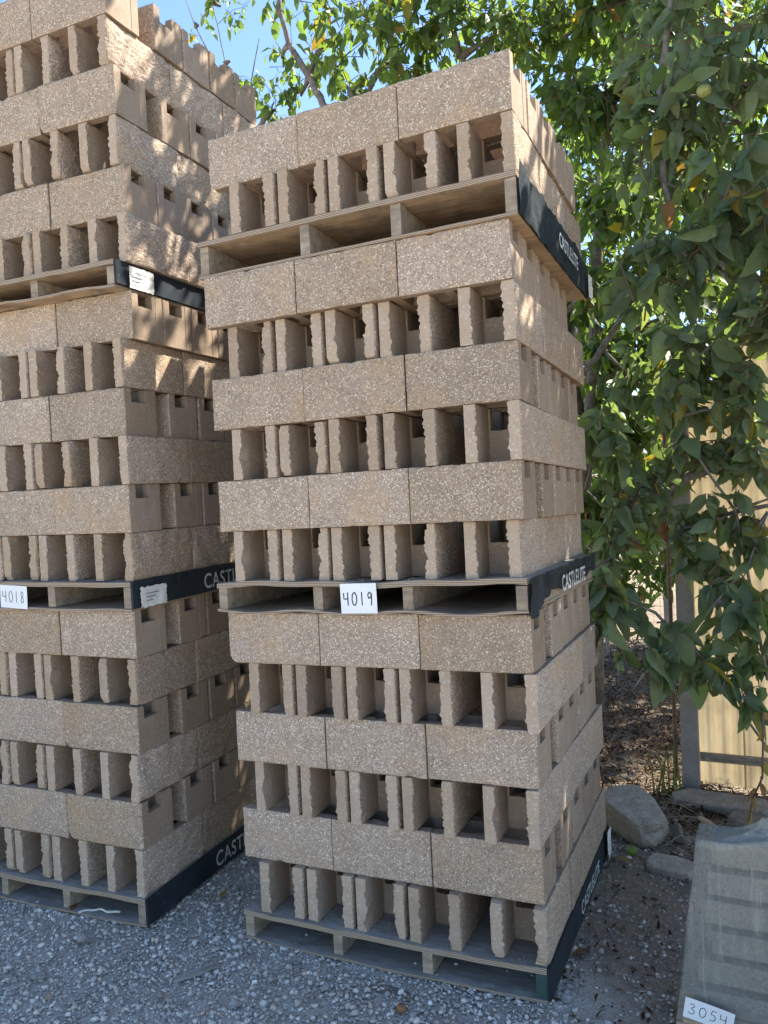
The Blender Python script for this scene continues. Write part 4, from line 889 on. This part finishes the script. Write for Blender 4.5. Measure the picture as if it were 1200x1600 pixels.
far_tree('rightmost green tree beyond the fence at the picture edge', (2.4, 6.2), 4.9, 1.7, 10, 0, 5)
far_tree('leafy tree farther back between the two stacks', (-3.2, 8.2), 4.4, 1.5, 8, 0, 6)

# ------------------------------------------------------------------ fallen and dried leaves
def single_leaf(name, loc, rot, size, tint, parent=None):
    me = npmesh(name, LV*np.array([size*0.95, size, size*0.8]), LF, DRYLEAF, np.full(len(LV), tint), True)
    return link(name, me, parent, loc, rot)
for px, py, sz, tn_, rz_, lb in ((112, 1428, .075, .99, 0.6, 'rust brown curled leaf lying against the front of the left stack'), (372, 1362, .05, .97, 2.2, 'small orange leaf on the gravel between the two stacks'), (985, 1347, .10, .96, 1.2, 'rust brown dead leaf below the green fallen fruit'), (918, 1490, .08, .99, 2.6, 'dark red brown leaf beside the bottom corner of the right stack'), (345, 1405, .05, .93, 0.1, 'yellow fallen leaf near the stencilled side of the left stack')):
    d = FW + RT*((px-600)/FPX) + UP*((800-py)/FPX); p = CAM + d*((-0.012 - CAM.z)/d.z)
    tag(single_leaf('fallen_leaf', (p.x, p.y, gz(p.x, p.y) + 0.014), (0.2, 0.25, rz_), sz, tn_), lb, 'leaf', 'dead leaves fallen on the ground')
B0 = at(1196, 1215, 0.75); dp = thing('dried_branch', 'hanging spray of rust brown dried leaves above the wrapped pallet', 'branch', tuple(B0))
mb = MB(); q1 = [Vector((0, 0, 0.25)), Vector((-.01, 0, 0)), Vector((-.05, .01, -.10)), Vector((-.07, .01, -.24))]; mb.tube(q1, [.004, .004, .003, .002], 5); link('stem', mb.mesh('stem', TWIG), dp)
for k in range(13):
    t = k/12*2.99; i = min(2, int(t)); p = q1[i].lerp(q1[i+1], t - i) if i < 3 else q1[3]
    single_leaf('leaf', tuple(p), (-PI/2 + random.uniform(-.5, .7), random.uniform(-.8, .8), random.uniform(-2.5, 2.5)), random.uniform(.05, .085), random.uniform(.95, 1.0), dp)

# yellow green grass blades by the post, and crumbs of broken concrete on the pallets
gp = thing('grass_tuft', 'few long yellow green grass blades rising left of the fence post', 'grass tuft', G(0.20, 2.0))
for k in range(8):
    an = random.uniform(-0.6, 0.9); L = random.uniform(0.22, 0.42); mb = MB(); vs = []
    for i in range(7):
        t = i/6; x = math.sin(an)*L*t*0.45 + 0.02*k - 0.06; z = L*t*(1 - 0.18*t); w_ = 0.006*(1-t)**0.7 + 0.0005; vs += [(x - w_, 0.02*t, z), (x, 0.02*t + 0.003, z), (x + w_, 0.02*t, z)]
    mb.add(vs, [(3*i+j, 3*i+j+1, 3*i+j+4, 3*i+j+3) for i in range(6) for j in range(2)])
    link('blade', mb.mesh('blade', paint('grass_blade', (0.16, 0.2, 0.04), (0.36, 0.32, 0.08), 0.6) if k == 0 else bpy.data.materials['grass_blade']), gp)
pts = []; 
for fr, z in ((RIGHT, bc[1] + PHC[0]), (RIGHT, bc[2] + PHC[1]), (LEFT, bl[1] + PHL[0]), (LEFT, bl[2] + PHL[1])):
    for k in range(130): pts.append(fr.loc(random.uniform(-1.15, -0.03), abs(random.gauss(0.02, 0.06)), z + 0.001))
P = np.array(pts); tag(stones(P, rng.uniform(0.0012, 0.0042, len(P)), CON_M, 'concrete_crumbs'), 'tan crumbs of broken concrete lying on the pallet decks', 'crumbs', kind='stuff')
